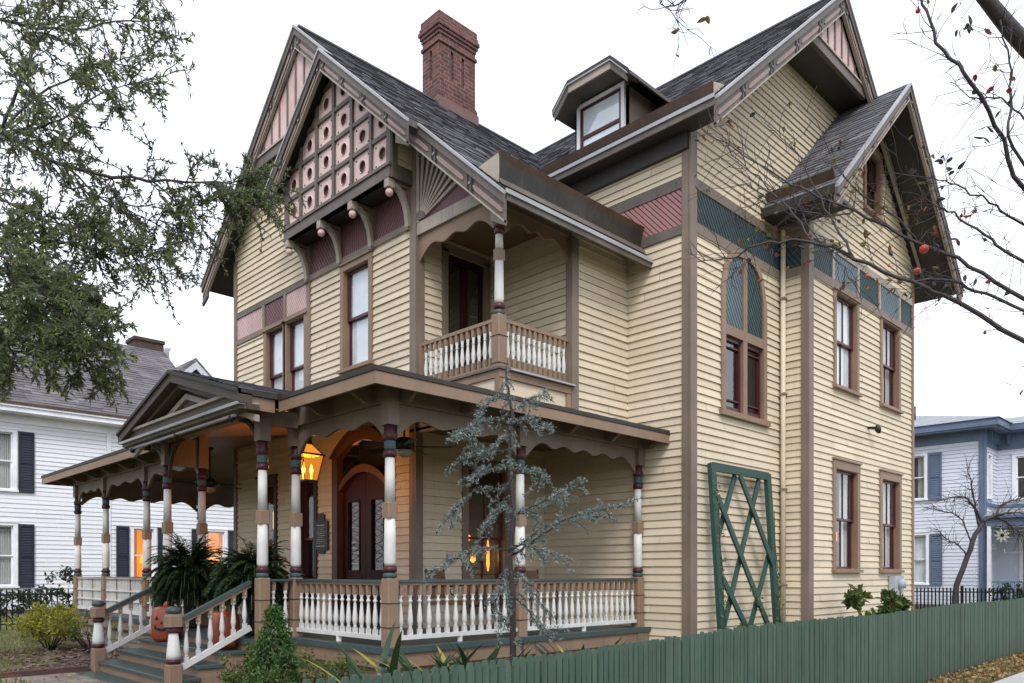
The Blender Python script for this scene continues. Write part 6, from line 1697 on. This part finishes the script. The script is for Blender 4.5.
def cbranch(pts, r0, drop=1.0, dens=1.0, side=9):
    path = limb(tk, pts, r0, .003, 'darkbark', 5, .012, 5); needles(path, .12, dens); m = len(path)
    for k in range(side):
        i = int(U(.15, .97) * m); i = min(m - 2, max(1, i)); d = ((path[i + 1] - path[i]).normalized() * .7 + Vector((U(-.8, .8), U(-.8, .8), U(-.3, .35)))).normalized(); q = [path[i]]; L_ = U(.1, .28)
        for j in range(6): d = (d + rdir() * .15 + Vector((0, 0, -.16 * drop))).normalized(); q.append(q[-1] + d * L_ / 6)
        tk.tube(q, .003, 'darkbark', 4); needles(q, 0, dens)
    return path
cbranch([C_(509, 400), C_(495, 398, 7.5), C_(482, 410, 7.4), C_(470, 432, 7.35)], .008)
cbranch([C_(509, 415), C_(490, 420, 7.5), C_(472, 428, 7.4), C_(456, 433, 7.3)], .009)
cbranch([C_(510, 412), C_(525, 402, 7.7), C_(540, 395, 7.8), C_(548, 390, 7.9)], .008)
cbranch([C_(511, 425), C_(528, 418, 7.5), C_(542, 425, 7.4), C_(553, 428, 7.3)], .008)
cbranch([C_(510, 430), C_(500, 440, 7.3), C_(488, 450, 7.2), C_(470, 436, 7.1)], .008)
cbranch([C_(509, 450), C_(490, 452, 7.6), C_(472, 452, 7.6), C_(458, 462, 7.6)], .009)
cbranch([C_(510, 460), C_(498, 470, 7.4), C_(484, 468, 7.3), C_(470, 478, 7.2)], .009)
cbranch([C_(512, 470), C_(528, 470, 7.5), C_(540, 473, 7.5), C_(545, 482, 7.5)], .008)
cbranch([C_(513, 490), C_(495, 488, 7.5), C_(475, 492, 7.4), C_(460, 505, 7.3), C_(452, 515, 7.3)], .009)
cbranch([C_(513, 505), C_(500, 510, 7.3), C_(488, 522, 7.2), C_(484, 532, 7.2)], .008)
cbranch([C_(514, 515), C_(535, 505, 7.4), C_(560, 494, 7.2), C_(580, 480, 7.1)], .010, .6)
cbranch([C_(514, 515), C_(530, 512, 7.6), C_(548, 500, 7.7), C_(565, 497, 7.8)], .008, .6)
cbranch([C_(513, 555), C_(535, 540, 7.4), C_(560, 522, 7.2), C_(590, 512, 7.0), C_(622, 506, 6.9)], .013, .5, 1.0, 14)
cbranch([C_(513, 550), C_(540, 530, 7.6), C_(565, 520, 7.6), C_(598, 516, 7.6)], .010, .6)
cbranch([C_(513, 545), C_(530, 546, 7.4), C_(548, 552, 7.3), C_(558, 556, 7.3)], .009)
cbranch([C_(512, 550), C_(490, 548, 7.4), C_(468, 553, 7.2), C_(448, 562, 7.1), C_(427, 574, 7.0)], .011, .8, 1.0, 13)
cbranch([C_(512, 570), C_(525, 580, 7.3), C_(535, 595, 7.2), C_(548, 612, 7.2)], .009)
cbranch([C_(512, 580), C_(500, 590, 7.3), C_(496, 605, 7.3), C_(500, 625, 7.3)], .009)
cbranch([C_(513, 595), C_(525, 606, 7.3), C_(536, 622, 7.2), C_(545, 632, 7.2)], .009)
for k in range(30):   # short hanging sprays close round the stem
    i = int(U(.12, .96) * (len(trunk) - 1)); d = rdir(.1); d.z = abs(d.z) * .3; q = [trunk[i]]; L_ = U(.1, .34) * (1.2 - .5 * i / len(trunk))
    for j in range(6): d = (d + Vector((0, 0, -.28))).normalized(); q.append(q[-1] + d * L_ / 6)
    tk.tube(q, .003, 'darkbark', 4); needles(q, 0, 1.0)
needles(trunk, .15, .6)
tk.build('trunk', ced); lf3.build('foliage', ced)

# ---- shrubs and bedding plants
def shrub(name, x, y, rx, rz, n, mat, L, W, label, cat='shrub', group=None, stems=9, z0=None, shell=.55, bare=.25, cone=False):
    z0 = gh(x, y) if z0 is None else z0
    t = thing(name, (x, y, z0), label, cat, group); st = MB(); f = MB()
    for k in range(stems):
        a = U(0, 6.28); e = Vector((math.cos(a) * rx * U(.4, .9), math.sin(a) * rx * U(.4, .9), rz * U(.9, 1.7))); 
        path = limb(st, [Vector((x, y, z0 - .05)) + e * .05, Vector((x, y, z0)) + Vector((e.x * .5, e.y * .5, e.z * .45)), Vector((x, y, z0)) + e], .014, .004, 'darkbark', 5, .01)
    nc = max(10, n // 38)
    for c in range(nc):
        if cone:
            h = R() ** 1.4; rr = rx * (1 - h) * U(.75, 1.05) + .02; a = U(0, 6.28); ce = Vector((x + rr * math.cos(a), y + rr * math.sin(a), z0 + .06 + h * 2 * rz)); cr = .07
        else:
            v = rdir(); v = v * (shell + (1 - shell) * R()); ce = Vector((x + v.x * rx, y + v.y * rx, z0 + rz * (1 + bare) + v.z * rz)); cr = rx * .20
        if ce.z < z0 + .04: continue
        lfn = oval if L > .09 else leaf
        for k in range(n // nc): lfn(f, ce + rdir() * cr * R() ** .5, rdir(.35), rdir(.7), U(.7, 1.2) * L, U(.8, 1.2) * W, mat, .2)
    st.build('stem', t); f.build('foliage', t); return t
p = at(50, 650, 14.6); shrub('azalea_bush', p.x, p.y, .66, .36, 2600, 'yellowleaf', .075, .038, 'bright yellow green leafy bush on the lawn beside the sparse twiggy one', stems=14, group=None, bare=.45)
p = at(92, 648, 14.2); shrub('twiggy_bush', p.x, p.y, .48, .34, 330, 'bushleaf', .06, .028, 'sparse twiggy bush with few leaves between the yellow bush and the step newel', stems=26, bare=.5)
p = at(275, 668, 8.2); shrub('dwarf_conifer', p.x, p.y, .29, .42, 6500, 'conifer', .055, .018, 'small pointed bright green conifer beside the entrance steps', cat='conifer', cone=True, z0=GZ + .18)
p = at(262, 655, 8.6); shrub('spreading_juniper', p.x - .1, p.y, .36, .30, 2600, 'bushleaf', .05, .022, 'low green shrub crowding the foot of the step railing', z0=GZ)
p = at(318, 665, 8.0); shrub('leafy_shrub', p.x, p.y, .52, .30, 1700, 'bushleaf', .055, .026, 'loose yellowish green shrub below the porch rail, beside the little pointed conifer', stems=22, z0=GZ)
p = at(70, 590, 21.3); shrub('dark_bush', p.x, p.y, .8, .7, 1200, 'darkleaf', .10, .05, 'dark loose shrub at the iron fence beside the far porch end', z0=GZ)
p = at(15, 612, 23.8); shrub('fence_shrub', p.x, p.y, 1.0, .42, 1300, 'darkleaf', .10, .05, 'low grey green shrub growing along the iron fence under the white house windows', z0=GZ)
p = at(876, 604, 13.6); shrub('leafy_bush', p.x, p.y, .62, .42, 900, 'bushleaf', .16, .08, 'broad leaved green bush under the side windows by the meter box', z0=GZ, bare=.9)
p = at(1012, 596, 26.5); shrub('round_shrub', p.x, p.y, .9, .5, 900, 'darkleaf', .10, .05, 'dark rounded shrub before the blue trimmed side porch', z0=GZ)
p = at(748, 620, 11.6); shrub('vine_clump', p.x, p.y, .42, .28, 420, 'bushleaf', .10, .04, 'light green seedlings at the foot of the trellis', cat='plants', z0=GZ, bare=.3)
vn = thing('climbing_vine', (10.7, 6.1, GZ), 'thin creeper climbing the trellis posts and laths', 'vine')
b = MB()
for (p_, q_) in (((0, .0), (0, .95)), ((1, .0), (1, .62)), ((.50, .35), (.95, .02))):
    for k in range(120 if p_[0] == 0 else 90):
        t_ = R() ** 1.3; u_ = p_[0] + (q_[0] - p_[0]) * t_; v_ = p_[1] + (q_[1] - p_[1]) * t_
        leaf(b, T(u_, v_, .08) + rdir() * .05, rdir(-.2), Vector((-.5, -1, .3)) + rdir() * .5, U(.03, .07), U(.02, .045), 'bushleaf', .1)
b.build('foliage', vn)
b = MB()
for u_ in (0, 1): b.tube([T(u_ + .012 * math.sin(k * 1.3), k / 14, .075) for k in range(12)], .006, 'darkbark', 4)
b.build('stem', vn)

def strap_plant(x, y, n, L, label, mat='strap', group='strap leaved plants along the porch bed', w=.075):
    L *= 1.3; n = int(n * 1.25); z0 = gh(x, y); t = thing('cast_iron_plant', (x, y, z0), label, 'plant', group); b = MB()
    for k in range(n):
        a = U(0, 6.28); d = Vector((math.cos(a) * U(.25, .75), math.sin(a) * U(.25, .75), 1)).normalized(); p = Vector((x + U(-.1, .1), y + U(-.1, .1), z0)); LL = L * U(.7, 1.15); m = 8; s = d.cross(Vector((0, 0, 1))).normalized(); prev = None; mm = 'strapyellow' if R() < .07 else mat
        for j in range(m + 1):
            tt = j / m; wd = w * (0.18 + .82 * math.sin(math.pi * min(1, tt * .9 + .1))) * (1 if tt < .97 else .1); up = s.cross(d)
            i = b.ring([p - s * wd / 2 + up * wd * .12, p, p + s * wd / 2 + up * wd * .12])
            if prev is not None: b.face((prev, prev + 1, i + 1, i), mm, True); b.face((prev + 1, prev + 2, i + 2, i + 1), mm, True)
            prev = i; d = (d + Vector((math.cos(a), math.sin(a), 0)) * .06 + Vector((0, 0, -.10 * tt))).normalized(); p = p + d * LL / m
    b.build('foliage', t)
for px_, py_, d_, n_, L_, lab in ((375, 665, 7.0, 14, .85, 'small clump of broad strap leaves with a yellow blade, beside the loose green shrub'), (425, 660, 7.2, 26, .75, 'clump of dark strap leaves in front of the porch corner post'), (455, 655, 7.4, 28, .75, 'dense dark strap leaved clump between the porch corner post and the cedar'),
                          (485, 652, 7.6, 24, .72, 'dense dark strap leaved clump touching the cedar stem'), (585, 645, 8.4, 22, .70, 'clump of strap leaves below the far porch rail, beyond the cedar'), (625, 640, 9.2, 12, .55, 'small strap leaved clump near the far porch end')):
    p = at(px_, py_, d_); strap_plant(p.x, p.y, n_, L_, lab)

# ---- crooked bare sapling before the blue trimmed house
q = at(955, 600, 27); sap = thing('bare_sapling', (q.x, q.y, .1), 'crooked leaning bare tree in front of the blue trimmed house', 'tree'); tk = MB(); tb = MB(); D_ = lambda x, y, d=27: at(x, y, d)
limb(tk, [(q.x, q.y, 0), D_(957, 585), D_(967, 558), D_(975, 535), D_(983, 522)], .105, .075, 'darkbark', 8, .03)
for pts, r in (([D_(983, 524), D_(976, 510), D_(968, 500), D_(960, 496), D_(945, 500)], .06), ([D_(983, 522), D_(994, 516), D_(1008, 513), D_(1028, 514)], .09), ([D_(979, 528), D_(975, 505), D_(972, 485), D_(968, 470)], .04), ([D_(994, 516), D_(1003, 520), D_(1014, 528), D_(1022, 535)], .05), ([D_(968, 558), D_(958, 545), D_(948, 540), D_(938, 530)], .03), ([D_(972, 545), D_(962, 520), D_(948, 512), D_(930, 508)], .03), ([D_(994, 516), D_(1002, 505), D_(1015, 500), D_(1026, 496)], .05)):
    path = limb(tb, pts, r, .012, 'darkbark', 5, .03, 4)
    for i in range(3, len(path)):
        for rep in range(3):
            d = ((path[i] - path[i - 1]).normalized() + rdir() * .9).normalized(); g = [path[i]]; L_ = U(.3, .9)
            for k in range(5): d = (d + rdir() * .35).normalized(); g.append(g[-1] + d * L_ / 5)
            tb.tube(g, [.012, .01, .008, .007, .006, .005], 'darkbark', 3)
tb.build('limb', sap)
tk.build('trunk', sap)

# ================================================================== LIGHT, SKY, CAMERA
w = bpy.data.worlds.new('World'); SC.world = w; w.use_nodes = True; nt = w.node_tree; nt.nodes.clear()
EL, AZ = 48, 205      # soft light from high behind the camera
sun_dir = Vector((-.55, -.62, .95)).normalized()
sky = nt.nodes.new('ShaderNodeTexSky'); sky.sky_type = 'NISHITA'; sky.sun_disc = False
sky.sun_elevation = math.asin(sun_dir.z); sky.sun_rotation = math.atan2(sun_dir.x, sun_dir.y)
bg = nt.nodes.new('ShaderNodeBackground'); bg.inputs['Strength'].default_value = .05; nt.links.new(sky.outputs[0], bg.inputs['Color'])
tc = nt.nodes.new('ShaderNodeTexCoord'); nz = nt.nodes.new('ShaderNodeTexNoise'); nz.inputs['Scale'].default_value = 2.2; nz.inputs['Detail'].default_value = 5; nt.links.new(tc.outputs['Generated'], nz.inputs['Vector'])
cr = nt.nodes.new('ShaderNodeValToRGB'); cr.color_ramp.elements[0].position = .3; cr.color_ramp.elements[0].color = (.80, .81, .90, 1); cr.color_ramp.elements[1].position = .7; cr.color_ramp.elements[1].color = (1, 1, 1.02, 1); nt.links.new(nz.outputs['Fac'], cr.inputs['Fac'])
b2 = nt.nodes.new('ShaderNodeBackground'); b2.inputs['Strength'].default_value = .80; nt.links.new(cr.outputs[0], b2.inputs['Color'])
ad = nt.nodes.new('ShaderNodeAddShader'); nt.links.new(bg.outputs[0], ad.inputs[0]); nt.links.new(b2.outputs[0], ad.inputs[1])
wo = nt.nodes.new('ShaderNodeOutputWorld'); nt.links.new(ad.outputs[0], wo.inputs['Surface'])
sl_ = bpy.data.lights.new('sun', 'SUN'); sl_.energy = 1.5; sl_.angle = math.radians(20); sl_.color = (1, .97, .93)
so = bpy.data.objects.new('sun', sl_); COL.objects.link(so); so.rotation_euler = sun_dir.to_track_quat('Z', 'Y').to_euler()
def lamp(name, loc, e, col, r=.06):
    l = bpy.data.lights.new(name, 'POINT'); l.energy = e; l.color = col; l.shadow_soft_size = r
    o = bpy.data.objects.new(name, l); COL.objects.link(o); o.location = loc; return o
lamp('lantern_light', (lx, ly, lz + .22), 55, (1, .46, .14), .12)
lamp('room_lamp_light', (8.8, 9.56 + .55, 2.0), 5, (1, .45, .12), .06)
lamp('hall_lamp_light', (XF + .35, 14.35, 2.2), 3, (1, .45, .12), .05)

cam = bpy.data.cameras.new('camera'); cam.sensor_width = 36; cam.lens = 772 / 1024 * 36; cam.shift_y = (573 - 341.5) / 1024; cam.clip_start = .05; cam.clip_end = 3000
co = bpy.data.objects.new('camera', cam); COL.objects.link(co); co.location = (0, 0, 1.72)
co.rotation_euler = FWD.to_track_quat('-Z', 'Y').to_euler()
co.rotation_euler = (math.radians(90), 0, -math.atan2(.702, .712))
SC.camera = co
SC.view_settings.view_transform = 'Standard'; SC.view_settings.look = 'None'; SC.view_settings.exposure = .66; SC.view_settings.gamma = 1
SC.render.engine = 'CYCLES'; SC.cycles.max_bounces = 6; SC.cycles.diffuse_bounces = 2; SC.cycles.transparent_max_bounces = 12; SC.cycles.use_denoising = True
SC.cycles.caustics_reflective = False; SC.cycles.caustics_refractive = False; SC.cycles.sample_clamp_indirect = 6
